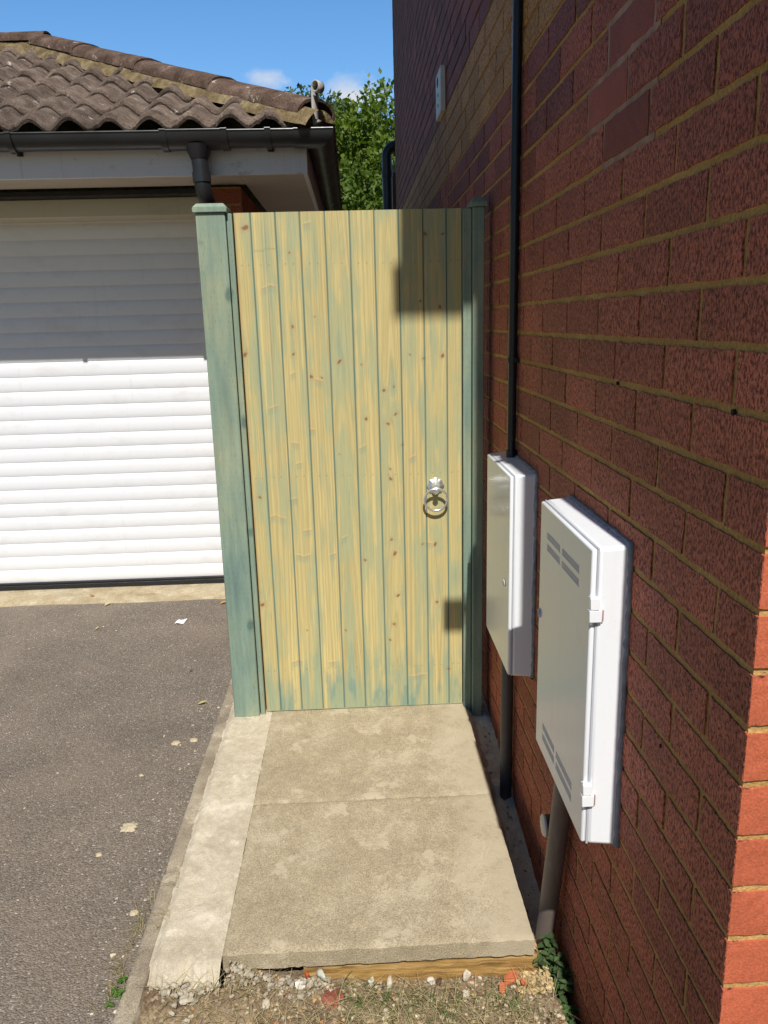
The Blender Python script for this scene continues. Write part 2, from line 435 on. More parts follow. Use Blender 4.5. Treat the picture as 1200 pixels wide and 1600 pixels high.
# ---- gate boards (grain, knots and stain come with the boards as a vertex tint)
m, nt, b = newmat('stained_softwood_boards', 0.62, 0.3); MAT_BOARD = m
v = coords(nt, (330, 330, 7))
g = noise(nt, v, 1.0, 3, 0.6)
setcol(nt, b, mix(nt, 1.0, attr(nt), ramp(nt, g, [(0.3, 0.88), (0.7, 1.09)]), 'MULTIPLY'))
bump(nt, b, g, 0.25, 0.0012)
# ---- post timber
m, nt, b = newmat('green_stained_post', 0.66, 0.3); MAT_POST = m
vs_ = coords(nt, (60, 60, 4)); v = coords(nt); vp = coords(nt, (7, 7, 2.2))
c = ramp(nt, noise(nt, vp, 1.0, 5, 0.6), [(0.3, (0.150, 0.230, 0.200)), (0.48, (0.215, 0.290, 0.222)), (0.66, (0.310, 0.338, 0.220))])
c = mix(nt, 1.0, c, ramp(nt, noise(nt, vs_, 1.0, 4, 0.6), [(0.3, 0.84), (0.7, 1.14)]), 'MULTIPLY')
kn = voro(nt, coords(nt, (9, 9, 5)), 1.0)
kr = ramp(nt, mth(nt, 'ADD', kn, mth(nt, 'MULTIPLY', noise(nt, v, 55, 3), 0.12)), [(0.14, 1.0), (0.22, 0.0)])
c = mix(nt, mth(nt, 'MULTIPLY', kr, 0.65), c, (0.045, 0.105, 0.095))
bk = nt.nodes.new('ShaderNodeTexBrick')          # incised preservative slits
put(nt, bk.inputs['Vector'], coords(nt, (1, 1, 1), 'Object', (R(90), 0, 0)))
bk.inputs['Scale'].default_value = 1.0
bk.inputs['Brick Width'].default_value = 0.0085; bk.inputs['Row Height'].default_value = 0.019
bk.inputs['Mortar Size'].default_value = 0.0034; bk.inputs['Mortar Smooth'].default_value = 0.3
bk.inputs['Color1'].default_value = (1, 1, 1, 1); bk.inputs['Color2'].default_value = (0.2, 0.2, 0.2, 1); bk.inputs['Mortar'].default_value = (0, 0, 0, 1)
slit = mth(nt, 'MULTIPLY', bk.outputs['Color'], ramp(nt, noise(nt, coords(nt, (120, 120, 40)), 1.0, 2), [(0.47, 0.0), (0.6, 0.5)]))
c = mix(nt, slit, c, mix(nt, 1.0, c, (0.5, 0.55, 0.55), 'MULTIPLY'))
setcol(nt, b, c)
bump(nt, b, noise(nt, vs_, 1.0, 4, 0.6), 0.35, 0.003)
# ---- raw timber board under the slab
m, nt, b = newmat('raw_timber', 0.85, 0.2); MAT_TIMBER = m
v = coords(nt, (5, 90, 90))
c = ramp(nt, noise(nt, v, 1.0, 5, 0.65), [(0.32, (0.12, 0.065, 0.022)), (0.5, (0.36, 0.21, 0.065)), (0.7, (0.50, 0.33, 0.14))])
setcol(nt, b, c); bump(nt, b, noise(nt, v, 1.0, 5), 0.8, 0.006)
# ---- soil, tinted stones, plants
m, nt, b = newmat('dry_soil', 0.96, 0.1); MAT_SOIL = m
v = coords(nt)
c = ramp(nt, noise(nt, v, 26, 6, 0.68), [(0.3, (0.13, 0.088, 0.052)), (0.5, (0.29, 0.212, 0.132)), (0.7, (0.44, 0.345, 0.225))])
c = mix(nt, 1.0, c, ramp(nt, noise(nt, v, 170, 3), [(0.3, 0.6), (0.7, 1.3)]), 'MULTIPLY')
setcol(nt, b, c); bump(nt, b, noise(nt, v, 110, 5, 0.7), 1.0, 0.012)
def tinted(name, rough=0.9, bs=0.6, scale=90, trans=0.0):
    m, nt, b = newmat(name, rough, 0.25)
    v = coords(nt)
    setcol(nt, b, mix(nt, 1.0, attr(nt), ramp(nt, noise(nt, v, scale, 4), [(0.3, 0.72), (0.7, 1.2)]), 'MULTIPLY'))
    if bs: bump(nt, b, noise(nt, v, scale * 1.6, 4), bs, 0.004)
    return m
MAT_STONE = tinted('stone_chips', 0.92, 0.7, 100)
def leafmat(name, tr=0.35, rough=0.5):
    m, nt, b = newmat(name, rough, 0.35)
    a = attr(nt); setcol(nt, b, a)
    t = nt.nodes.new('ShaderNodeBsdfTranslucent'); put(nt, t.inputs['Color'], mix(nt, 1.0, a, (1.25, 1.45, 0.6), 'MULTIPLY'))
    ms = nt.nodes.new('ShaderNodeMixShader'); ms.inputs[0].default_value = tr
    nt.links.new(b.outputs[0], ms.inputs[1]); nt.links.new(t.outputs[0], ms.inputs[2])
    nt.links.new(ms.outputs[0], nt.nodes['Material Output'].inputs['Surface'])
    return m
MAT_LEAF = leafmat('leaf')
MAT_DRYLEAF = leafmat('dry_leaf', 0.2, 0.7)
MAT_BARK = simple('bark', (0.10, 0.075, 0.05), 0.9, 0.2, 0, 0.4, 12, 0.8, 30)
MAT_PAPER = simple('white_paper', (0.78, 0.77, 0.75), 0.8, 0.2, 0, 0.05, 30)
m, nt, b = newmat('lawn', 0.95, 0.1); MAT_LAWN = m
v = coords(nt)
setcol(nt, b, mix(nt, 1.0, ramp(nt, noise(nt, v, 0.8, 6), [(0.3, (0.05, 0.075, 0.02)), (0.7, (0.13, 0.13, 0.045))]), ramp(nt, noise(nt, v, 60, 3), [(0.3, 0.6), (0.7, 1.3)]), 'MULTIPLY'))
m, nt, b = newmat('slate_roof', 0.85, 0.2); MAT_DARKROOF = m
setcol(nt, b, ramp(nt, noise(nt, coords(nt), 6, 5), [(0.3, (0.06, 0.05, 0.045)), (0.7, (0.13, 0.11, 0.10))]))

GZ = 1.7453            # gate height
GY = 2.6312            # gate front plane
WX = 0.4584            # house side wall plane
WY = 0.826             # near corner of the house
Z0 = 1.35826           # a bed joint of the house brickwork
rng = np.random.RandomState(11)
rnd = random.Random(5)

# ================================================================== THE SETTING
def sheet(name, x0, x1, y0, y1, nx, ny, zf, mat, holes=None):
    X, Y = np.meshgrid(np.linspace(x0, x1, nx), np.linspace(y0, y1, ny), indexing='ij')
    P = np.stack([X, Y, zf(X, Y)], -1)
    mb = MB(); mb.grid(P)
    return tag(mb.build(name, mat, smooth='all'), kind='structure')
# far ground: one sheet to the horizon, lying below everything else
sheet('ground', -300, 300, -300, 300, 3, 3, lambda x, y: 0 * x - 0.24, MAT_LAWN)
# driveway (a slab-like sheet left of the kerb, dead level with slight waviness)
sheet('driveway', -9, -0.540, -9, 4.02, 150, 230, lambda x, y: -0.022 + 0.004 * (fbm(x * 1.7 + 40, y * 1.7 + 40, 3, 3) - 0.5), MAT_ASPH)
# earth in front of the slab
def soil_z(x, y):
    h = -0.098 + 0.030 * (fbm(x * 9 + 40, y * 9 + 40, 21, 4) - 0.5) + 0.016 * (fbm(x * 40 + 90, y * 40 + 90, 22, 3) - 0.5)
    h = h + 0.02 * sstep(1.40, 1.50, y) * (1 - sstep(-0.15, 0.05, x)) + 0.078 * sstep(1.34, 1.42, y) * (1 - sstep(-0.38, -0.20, x)) - 0.006 * sstep(1.42, 1.48, y) * sstep(-0.2, -0.1, x)
    h = h - 0.07 * sstep(0.40, 0.45, x) - 0.10 * sstep(1.425, 1.455, y) * (1 - sstep(-0.36, -0.33, x))
    return h
mb = MB()
X, Y = np.meshgrid(np.linspace(-0.512, 0.47, 150), np.linspace(1.0, 1.62, 100), indexing='ij')
mb.grid(np.stack([X, Y, soil_z(X, Y)], -1))
X, Y = np.meshgrid(np.linspace(-0.512, 6, 60), np.linspace(-9, 1.0, 60), indexing='ij')
mb.grid(np.stack([X, Y, soil_z(X, Y)], -1))
tag(mb.build('soil', MAT_SOIL, smooth='all'), kind='structure')
# concrete apron under the garage door
X, Y = np.meshgrid(np.linspace(-4.2, -0.545, 160), np.linspace(0, 1, 12), indexing='ij')
yf = 3.925 + 0.02 * (fbm(X * 6 + 30, X * 0 + 3, 31, 4) - 0.5)
mb = MB(); mb.grid(np.stack([X, yf + (4.75 - yf) * Y, -0.012 + 0.003 * fbm(X * 9 + 20, Y * 20, 33, 3) - 0.016 * (Y < 0.02)], -1))
tag(mb.build('garage_apron', MAT_APRON, smooth='all'), kind='structure')
# back garden ground beyond the gate
sheet('garden_path', -0.54, 0.47, 2.72, 9.5, 8, 30, lambda x, y: 0 * x - 0.03, MAT_TRENCH)
# fresh concrete haunch left of the slabs
ns, nt_ = 60, 190
S, T = np.meshgrid(np.linspace(0, 1, ns), np.linspace(0, 1, nt_), indexing='ij')
Yc_ = 1.44 + (2.78 - 1.44) * T
xl = -0.513 + 0.004 * (fbm(Yc_ * 14, Yc_ * 0 + 2, 41, 4) - 0.5)
xr = -0.3475 + 0 * Yc_
ynear = 0.05 * (fbm(S * 7 + 3, S * 0 + 1, 43, 4) - 0.5) * (1 - sstep(0.0, 0.15, T)) + 0.03 * (S < 0.2) * (0.2 - S) * (1 - sstep(0, .1, T)) * 5
Xh = xl + (xr - xl) * S
Zh = 0.001 + 0.004 * (fbm(Xh * 30 + 50, Yc_ * 30, 45, 4) - 0.5) + 0.004 * (fbm(Xh * 120 + 70, Yc_ * 120, 46, 2) - 0.5) - 0.002 * (S > 0.97) - 0.012 * sstep(0.85, 1.0, 1 - S) - 0.016 * (1 - sstep(0.0, 0.03, T))
mb = MB(); mb.grid(np.stack([Xh, Yc_ + ynear, Zh], -1))
# its crumbling near end
S2, H2 = np.meshgrid(np.linspace(0, 1, ns), np.linspace(0, 1, 34), indexing='ij')
y0_ = (Yc_ + ynear)[:, 0][:, None]; z0_ = Zh[:, 0][:, None]; x0_ = Xh[:, 0][:, None]
yy = y0_ - 0.022 * H2 ** 0.7 - 0.030 * (fbm(S2 * 8 + 9, H2 * 6 + 5, 47, 3) - 0.5) * (H2 > 0)
mb.grid(np.stack([x0_ + 0 * H2, yy, z0_ * (1 - H2) + (-0.105) * H2], -1))
tag(mb.build('concrete_haunch', MAT_STRIP, smooth='all'), kind='structure')
# sunken mortar channel between slab and wall
X, Y = np.meshgrid(np.linspace(0.352, 0.470, 36), np.linspace(1.50, 2.80, 200), indexing='ij')
Z = -0.030 - 0.125 * np.clip((2.60 - Y) / 1.0, 0, 1) + 0.016 * (fbm(X * 34 + 60, Y * 34, 51, 4) - 0.5) + 0.018 * sstep(0.40, 0.352, X) * 0 + 0.02 * np.exp(-((Y - 2.2) / 0.04) ** 2)
crust = np.clip(0.8 * sstep(0.402, 0.374, X + 0.022 * (fbm(X * 40 + 5, Y * 22, 52, 4) - .5)), 0, 1)
Z = Z + (-0.006 - Z) * crust
mb = MB(); mb.grid(np.stack([X, Y, Z], -1))
tag(mb.build('mortar_channel', MAT_TRENCH, smooth='all'), kind='structure')
# kerb edging along the drive
T, S = np.meshgrid(np.linspace(-0.5, 3.9, 240), np.linspace(0, 1, 9), indexing='ij')
prof_x = np.array([0, 0, .05, .3, .5, .7, .95, 1, 1]); prof_z = np.array([-0.14, -0.013, -0.010, -.009, -.009, -.009, -0.010, -0.014, -0.14])
xk0 = -0.552 + 0.006 * (vnoise(T * 3.0, T * 0 + 1, 61) - 0.5); wk = 0.044
chip = 0.012 * sstep(0.62, 0.8, fbm(T * 16 + 7, S * 3 + 2, 63, 4))
mb = MB(); mb.grid(np.stack([xk0 + wk * prof_x[None, :], T, 0.0 - 0.004 * (T < 1.6) + prof_z[None, :] - chip + 0.004 * (fbm(T * 30, S * 9, 64, 3) - .5)], -1))
tag(mb.build('kerb_edging', MAT_KERB, smooth='all'), kind='structure')

# ================================================================== PAVING SLABS
def slab(y0, y1, z, seed, label):
    x0, x1, th = -0.348, 0.372, 0.041
    r = np.random.RandomState(seed)
    nx, ny = 72, 56
    s = np.linspace(0, 1, nx); t = np.linspace(0, 1, ny)
    S, T = np.meshgrid(s, t, indexing='ij')
    ex = 0.0016 * (fbm(T * 14 + seed, T * 0 + 4, seed, 4) - .5); ey = 0.0022 * (fbm(S * 14 + seed, S * 0 + 7, seed + 3, 4) - .5)
    Xs = x0 + (x1 - x0) * S + ex * (2 * S - 1) * 2; Ys = y0 + (y1 - y0) * T + ey
    d = np.minimum(np.minimum(S * 0.72, (1 - S) * 0.72), np.minimum(T, 1 - T) * (y1 - y0))
    Zs = z + 0.0025 * (fbm(S * 5, T * 5, seed + 5, 3) - .5) - 0.0028 * (1 - sstep(0, 0.006, d)) - 0.0025 * (1 - sstep(0, .016, d)) * (fbm(S * 40, T * 40, seed + 8, 3) > 0.58)
    top = np.stack([Xs, Ys, Zs], -1)
    mb = MB(); mb.grid(top)
    for edge in (top[:, 0], top[:, -1], top[0], top[-1]):
        n = len(edge); k = 5
        G = np.zeros((n, k, 3))
        for j in range(k):
            G[:, j] = edge; G[:, j, 2] = edge[:, 2] - th * j / (k - 1)
        mb.grid(G)
    return tag(mb.build('paving_slab', MAT_SLAB, base=((x0 + x1) / 2 - 0.012, (y0 + y1) / 2, z - th), smooth=True), label, 'paving slab', 'concrete paving slabs before the gate')
slab(1.494, 2.064, 0.000, 71, 'nearer concrete paving slab, its thick grey front edge showing above the bare earth')
slab(2.0655, 2.700, 0.001, 83, 'farther concrete paving slab, running under the bottom of the wooden gate')
mb = MB()
X, Z = np.meshgrid(np.linspace(-0.165, 0.385, 90), np.linspace(0, 1, 8), indexing='ij')
zt = -0.043 - 0.004 * vnoise(X * 20 + 9, X * 0, 15); zb = -0.125 + 0 * X
yb = 1.503 - 0.010 * (fbm(X * 30 + 8, Z * 3, 17, 4) - 0.5)
mb.grid(np.stack([X, yb, zt + (zb - zt) * Z], -1))
mb.box(-0.165, 0.385, 1.512, 1.532, -0.128, -0.044)
mb.grid(np.stack([X[:, :2], np.where(np.arange(2)[None, :] == 0, yb[:, :1], 1.515), zt[:, :2] - 0.001], -1))
tag(mb.build('timber_board', MAT_TIMBER, base=(0.11, 1.51, -0.125), smooth=True, fix=False), 'raw orange timber board wedged under the front edge of the paving slab', 'board')

# ================================================================== HOUSE
house = thing('house', 'red brick house with plum and buff brick bands and yellow mortar, right of the gate', 'house', (3.0, 4.2, -0.2))
RED = np.array((0.50, 0.150, 0.088)); PLUM = np.array((0.33, 0.105, 0.080)); BUFF = np.array((0.58, 0.305, 0.098)); SMOOTH = np.array((0.33, 0.088, 0.052))
tint2 = []
def brick_face(mb, frame, s_end, zlo, zhi, corner_half_odd, near_s, near_z, jit, return_face=False):
    L, J = 0.2082, 0.0103
    c0 = int(math.floor((zlo - Z0) / 0.075)); c1 = int(math.ceil((zhi - Z0) / 0.075))
    for c in range(c0, c1):
        za = Z0 + 0.075 * c + 0.0054; zb = Z0 + 0.075 * (c + 1) - 0.0054
        half = (c % 2 != 0) if corner_half_odd else (c % 2 == 0)
        s = 0.0; first = True
        while s < s_end:
            ln = 0.0985 if (first and half) else L
            if not first: ln += rng.uniform(-0.004, 0.004)
            # an irregular stretch of cut bricks
            a, e = s, min(s + ln, s_end)
            y = WY + (a + e) / 2
            n = c
            rr = rng.rand()
            if n >= 13: col = PLUM * rng.uniform(0.75, 1.2)
            elif n >= 9: col = BUFF * rng.uniform(0.85, 1.12)
            elif n >= 5: col = (PLUM if rr < 0.30 + 0.12 * (n - 5) else RED * 0.9) * rng.uniform(0.8, 1.15)
            elif n >= 0: col = RED * rng.uniform(0.86, 1.12) if rr > 0.08 else (0.75 * RED + 0.25 * PLUM) * rng.uniform(0.85, 1.1)
            else: col = RED * rng.uniform(0.85, 1.2) if rr > 0.05 else (0.65 * RED + 0.35 * PLUM)
            smooth = 0.0
            if not return_face and c in (4, 6) and 1.27 < y < 1.46: col, smooth = SMOOTH * (0.72 if c == 4 else .85), 1.0
            if not return_face and c == 5 and 1.38 < y < 1.58: col, smooth = SMOOTH * 1.0, 1.0
            if return_face: smooth = 1.0; col = np.array((0.50, 0.125, 0.060)) * rng.uniform(0.85, 1.12)  # bricks of the front return are smoother and redder themselves
            col = np.clip(col, 0, 1)
            near = (a < near_s) and (zlo <= za < near_z)
            nx, nz = ((14, 6) if near else (2, 2))
            S, Zg = np.meshgrid(np.linspace(a, e, nx), np.linspace(za, zb, nz), indexing='ij')
            Dp = np.zeros_like(S)
            j = jit if near else 0
            bor = np.zeros_like(S, bool); bor[0] = bor[-1] = True; bor[:, 0] = bor[:, -1] = True
            if near:
                S = S + bor * rng.uniform(-j, j, S.shape); Zg = Zg + bor * rng.uniform(-j * .8, j * .8, S.shape)
                Dp = rng.uniform(-0.0006, 0.0006, S.shape) - bor * 0.0006
                if first:                        # corner arris stays closed
                    S[0] = a; Dp[0] = 0
            Dp = Dp + rng.uniform(-0.0007, 0.0010) * (not first)
            P = np.stack([S, Zg, Dp], -1)
            nv0 = mb.n
            mb.grid(frame(P), 0, np.tile(col, (nx * nz, 1)))
            ring = np.concatenate([P[:, 0], P[-1, 1:], P[-2::-1, -1], P[0, -2:0:-1]])
            back = ring.copy(); back[:, 2] = -0.016
            k = len(ring)
            V = frame(np.concatenate([ring, back])); F = [(i, (i + 1) % k, k + (i + 1) % k, k + i) for i in range(k)]
            mb.add(V, F, 0, np.tile(col, (2 * k, 1)))
            tint2.extend([smooth] * (mb.n - nv0))
            s = e + J; first = False
fr_side = lambda P: np.stack([WX - P[..., 2], WY + P[..., 0], P[..., 1]], -1)
fr_front = lambda P: np.stack([WX + 0.0007 + P[..., 0], WY - 0.0009 - P[..., 2], P[..., 1]], -1)
mb = MB()
brick_face(mb, fr_side, 7.10, -0.30, 4.36, True, 2.2, 2.45, 0.0016)
brick_face(mb, fr_front, 4.2, -0.30, 4.36, False, 0.5, 1.7, 0.0014, True)
nb = mb.n
# mortar body, 4 mm behind the brick faces
md_ = 0.0027
V = [(WX + md_, WY + md_, -0.35), (WX + md_, 7.95, -0.35), (WX + md_, 7.95, 4.38), (WX + md_, WY + md_, 4.38)]
mb.add(V, [(0, 1, 2, 3)], 1, (1, 1, 1))
mb.add([(WX + md_, WY + md_, -0.35), (4.7, WY + md_, -0.35), (4.7, WY + md_, 4.38), (WX + md_, WY + md_, 4.38)], [(0, 1, 2, 3)], 1, (1, 1, 1))
mb.add([(4.7, WY + md_, -.35), (4.7, 7.95, -.35), (WX + md_, 7.95, -.35), (4.7, WY + md_, 4.38), (4.7, 7.95, 4.38), (WX + md_, 7.95, 4.38)], [(0, 1, 4, 3), (1, 2, 5, 4)], 1, (1, 1, 1))
tint2.extend([0.0] * (mb.n - nb))
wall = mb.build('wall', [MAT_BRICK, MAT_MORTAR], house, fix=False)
at = wall.data.color_attributes.new('tint2', 'FLOAT_COLOR', 'POINT')
cc = np.ones((len(tint2), 4)); cc[:, :3] = np.array(tint2)[:, None]; at.data.foreach_set('color', cc.ravel())
# eaves: soffit box, fascia, gutter, roof (above the frame; their shadow falls on the gate)
EZ, EX, EY = 4.36, 0.210, 0.42
mb = MB(); mb.box(EX + 0.0405, 5.0, EY + 0.02, 8.05, EZ, EZ + 0.02); mb.build('soffit', MAT_SOFFIT, house)
mb = MB(); mb.box(EX + 0.023, EX + 0.040, EY + .0195, 8.06, EZ - 0.012, EZ + 0.2); mb.box(EX, 5.0, EY, EY + 0.019, EZ - 0.012, EZ + 0.135); mb.box(EX + 0.023, 5.0, EY, EY + 0.019, EZ + 0.1355, EZ + 0.2); mb.build('fascia', MAT_FASCIA, house)
mb = MB(); mb.hexa([(EX + .024, EY - .03, EZ + .2005), (5.1, EY - .03, EZ + .2005), (5.1, 8.1, EZ + .2005), (EX + .024, 8.1, EZ + .2005), (2.5, EY - .03, EZ + 1.9), (2.7, EY - .03, EZ + 1.9), (2.7, 8.1, EZ + 1.9), (2.5, 8.1, EZ + 1.9)])
mb.build('roof', MAT_DARKROOF, house)
# pale repointing round the replaced smooth bricks
mb = MB()
for (c, ya_, yb_) in ((4, 1.250, 1.482), (5, 1.362, 1.592), (6, 1.250, 1.482)):
    n = 30
    Yg, Zg = np.meshgrid(np.linspace(ya_ - .012, yb_ + .012, n), np.linspace(Z0 + .075 * c - .0062, Z0 + .075 * (c + 1) + .0062, 14), indexing='ij')
    wob = 0.006 * (fbm(Yg * 60 + c, Zg * 60, 301, 3) - .5)
    mb.grid(np.stack([WX + 0.0012 + 0.0006 * fbm(Yg * 90, Zg * 90, 302, 3) + 0 * Yg - .00015 * (c - 4), Yg + wob, Zg], -1))
mb.build('repointing', MAT_REPOINT, house, fix=False)
# drilled holes and a little grey filler left in the joints
for (y, z, r) in ((1.35, 1.283, .0030), (0.925, 1.280, .0040), (1.07, 0.743, .0032)):
    mb = MB(); mb.lathe([(r, 0), (r, 0.004)], (WX - 0.0012, y, z), 'x', 12); mb.build('drill_hole', MAT_LOUVRE_HOLE, house)

# ---- things fixed to the house wall
def cabinet(y0, y1, z0, z1, xf, label, vents, lock_z, lock_y):
    root = thing('meter_cabinet', label, 'meter box', (WX, (y0 + y1) / 2, z0), 'white meter boxes on the brick wall')
    xd = xf + 0.012
    # case: tapered towards the front
    mb = MB(); t = 0.004
    mb.hexa([(xd, y0 + t, z0 + t), (WX + .002, y0, z0), (WX + .002, y1, z0), (xd, y1 - t, z0 + t),
             (xd, y0 + t, z1 - t), (WX + .002, y0, z1), (WX + .002, y1, z1), (xd, y1 - t, z1 - t)])
    mb.build('case', MAT_WHITE_BOX, root, bevel=0.007, seg=3)
    # door with a raised rim all round
    mb = MB(); a, bq, c_, d_ = y0 + 0.0065, y1 - 0.0065, z0 + 0.0065, z1 - 0.0065
    mb.box(xf + 0.0015, xd - 0.001, a, bq, c_, d_)
    dr = mb.build('door', MAT_WHITE_BOX, root, bevel=0.004, seg=3)
    mb = MB(); mb.box(xd - 0.0015, xd + 0.002, a - 0.0015, bq + 0.0015, c_ - 0.0015, d_ + 0.0015)
    mb.build('door_gap', MAT_SLOT, root)
    if vents:
        W = (bq - a)
        for zz in (d_ - 0.065, d_ - 0.090, c_ + 0.040, c_ + 0.065):
            for (f0, f1) in ((0.17, 0.44), (0.49, 0.80)):
                mb = MB(); ya, yb_ = bq - W * f0, bq - W * f1
                mb.hexa([(xf + .0011, yb_, zz), (xf + .004, yb_, zz), (xf + .004, ya, zz), (xf + .0011, ya, zz),
                         (xf + .0011, yb_, zz + .012), (xf + .004, yb_, zz + .012), (xf + .004, ya, zz + .012), (xf + .0011, ya, zz + .012)])
                mb.build('vent_slot', MAT_SLOT, dr)
                mb = MB(); mb.box(xf + .0006, xf + .003, yb_, ya, zz - .0032, zz - .0004); mb.build('louvre', MAT_WHITE_BOX, dr)
        for zz in (z0 + 0.088, z1 - 0.135):
            mb = MB()
            mb.box(xf - 0.002, xd + 0.008, y0 - 0.0034, y0 + 0.012, zz, zz + 0.022)
            mb.box(xf - 0.001, xd + 0.003, y0 - 0.0040, y0 + 0.012, zz + 0.0225, zz + 0.044)
            mb.tube([(xf + 0.002, y0 + 0.002, zz - 0.004), (xf + 0.002, y0 + 0.002, zz + 0.050)], 0.0034, 10)
            mb.build('hinge', MAT_WHITE_BOX, root, bevel=0.0015)
            mb = MB(); mb.box(xd + 0.0085, xd + 0.0110, y0 - 0.0010, y0 + 0.006, zz + 0.001, zz + 0.021); mb.build('hinge_slot', MAT_HSLOT, root)
    mb = MB(); mb.lathe([(0.011, 0.006), (0.011, 0.000), (0.008, -0.003)], (xf + 0.0005, lock_y, lock_z), 'x', 18)
    lk = mb.build('lock', MAT_CREAM if not vents else MAT_SLOT, root, smooth=True)
    mb = MB(); mb.box(xf - .0030, xf, lock_y - .0012, lock_y + .0012, lock_z - .005, lock_z + .005); mb.build('keyhole', MAT_LOUVRE_HOLE, lk)
    # uneven mastic bead against the brick
    mb = MB(); n = 46
    path = [(y0, z0 + (z1 - z0) * i / n) for i in range(n)] + [(y0 + (y1 - y0) * i / n, z1) for i in range(n)] + [(y1, z1 - (z1 - z0) * i / n) for i in range(n)] + [(y1 - (y1 - y0) * i / n, z0) for i in range(n + 1)]
    pts = [(WX - 0.002 + rnd.uniform(-.0008, .0008), y, z) for y, z in path]
    mb.tube(pts, [0.0052 + rnd.uniform(-.0016, .0020) for _ in pts], 8, cap=False)
    mb.build('mastic_bead', MAT_MASTIC, root, smooth='all')
    return root
cabinet(1.232, 1.612, 0.440, 1.022, 0.3900, 'larger nearer white meter box with louvred door and two hinges', True, 0.765, 1.592)
cabinet(1.922, 2.285, 0.447, 1.012, 0.3880, 'smaller farther white meter box with a plain glossy door beside the gate post', False, 0.700, 1.985)

def pipe_thing(name, label, cat, mat, pts, r, base, seg=20):
    mb = MB(); mb.tube(pts, r, seg); return tag(mb.build(name, mat, base=base, smooth=True), label, cat)
# cable conduit
cd = thing('cable_conduit', 'thin black plastic conduit running up the brick wall from the farther meter box', 'conduit', (0.444, 2.19, 1.0))
mb = MB(); mb.tube([(0.444, 2.19, 1.005), (0.445, 2.19, 1.9), (0.444, 2.185, 2.8), (0.444, 2.185, 4.35)], 0.0125, 18); mb.build('tube', MAT_CONDUIT, cd, smooth=True)
for z in (1.285, 2.55, 3.6):
    mb = MB(); mb.tube([(0.444, 2.19, z - .008), (0.444, 2.19, z + .008)], 0.0152, 16); mb.box(0.444, WX, 2.172, 2.208, z - .007, z + .007); mb.lathe([(0.004, -.004), (.004, .004)], (0.4525, 2.167, z), 'x', 8)
    mb.build('clip', MAT_CONDUIT, cd, smooth=True)
mb = MB(); mb.tube([(0.444, 2.19, 1.008), (0.444, 2.19, 1.030)], 0.0162, 18); mb.build('gland', MAT_CONDUIT, cd, smooth=True)
# service pipes dropping from the boxes
pipe_thing('service_pipe', 'straight dark grey service pipe dropping from the farther meter box into the channel', 'pipe', MAT_GREYPIPE, [(0.436, 2.165, 0.46), (0.436, 2.165, -0.12)], 0.0190, (0.436, 2.165, -0.12))
pipe_thing('service_pipe', 'leaning brown service pipe under the nearer meter box, its sunlit foot beside the weed', 'pipe', MAT_BROWNPIPE, [(0.437, 1.500, 0.45), (0.432, 1.545, 0.20), (0.424, 1.590, -0.06), (0.421, 1.605, -0.18)], 0.0225, (0.421, 1.605, -0.18))
# round overflow cap low on the wall
rc = thing('overflow_outlet', 'small round pale capped outlet low on the bricks behind the brown pipe', 'outlet', (WX, 1.672, 0.168))
mb = MB(); mb.lathe([(0.026, 0.0), (0.026, -0.020), (0.024, -0.024)], (WX, 1.672, 0.168), 'x', 28); mb.build('ring', MAT_GUTTER, rc, smooth=True)
mb = MB(); mb.lathe([(0.0275, -0.022), (0.0275, -0.026), (0.024, -0.029), (0.001, -0.0295)], (WX, 1.672, 0.168), 'x', 28); mb.build('face_plate', MAT_CREAM, rc, smooth=True)
# white vent cover far along the wall
vc_ = thing('vent_cover', 'white plastic vent cover high on the plum brickwork beyond the gate', 'vent cover', (WX, 3.94, 2.33))
mb = MB(); mb.box(0.434, WX, 3.85, 4.05, 2.325, 2.515); mb.build('cover', MAT_CREAM, vc_, bevel=0.004)
for (y, z, r) in ((3.97, 2.475, .022), (3.95, 2.415, .008), (3.95, 2.37, .008)):
    mb = MB(); mb.lathe([(r, 0), (r, .002)], (0.4325, y, z), 'x', 16); mb.build('hole', MAT_LOUVRE_HOLE, vc_)
# security lights (one just peeps into the frame, one above it throws its shadow on the gate)
sl = thing('wall_lamp', 'round black wall lamp whose lower rim shows at the top of the brick wall', 'lamp', (WX, 1.525, 1.99))
mb = MB(); mb.lathe([(0.050, 0), (0.050, -0.014), (0.046, -0.019)], (WX, 1.525, 1.992), 'x', 32); mb.build('back_plate', MAT_BLACKMETAL, sl, smooth=True)
mb = MB(); mb.lathe([(0.036, -0.019), (0.034, -0.03), (0.02, -0.038), (0.001, -0.040)], (WX, 1.525, 1.992), 'x', 28); mb.build('lens', MAT_GLASS, sl, smooth=True)
fl = thing('floodlight', 'small black floodlight bracketed to the house wall above the meter boxes', 'lamp', (WX, 1.0, 2.52))
mb = MB(); mb.box(0.447, WX, 0.97, 1.03, 2.50, 2.57); mb.tube([(0.447, 1.0, 2.53), (0.41, 1.0, 2.53)], 0.012, 12); mb.build('bracket', MAT_BLACKMETAL, fl)
mb = MB(); mb.box(0.348, 0.425, 0.975, 1.015, 2.490, 2.572); mb.build('lamp_head', MAT_BLACKMETAL, fl, bevel=0.005)
mb = MB(); mb.box(0.355, 0.418, 0.9725, 0.9755, 2.497, 2.565); mb.build('lens', MAT_GLASS, fl)

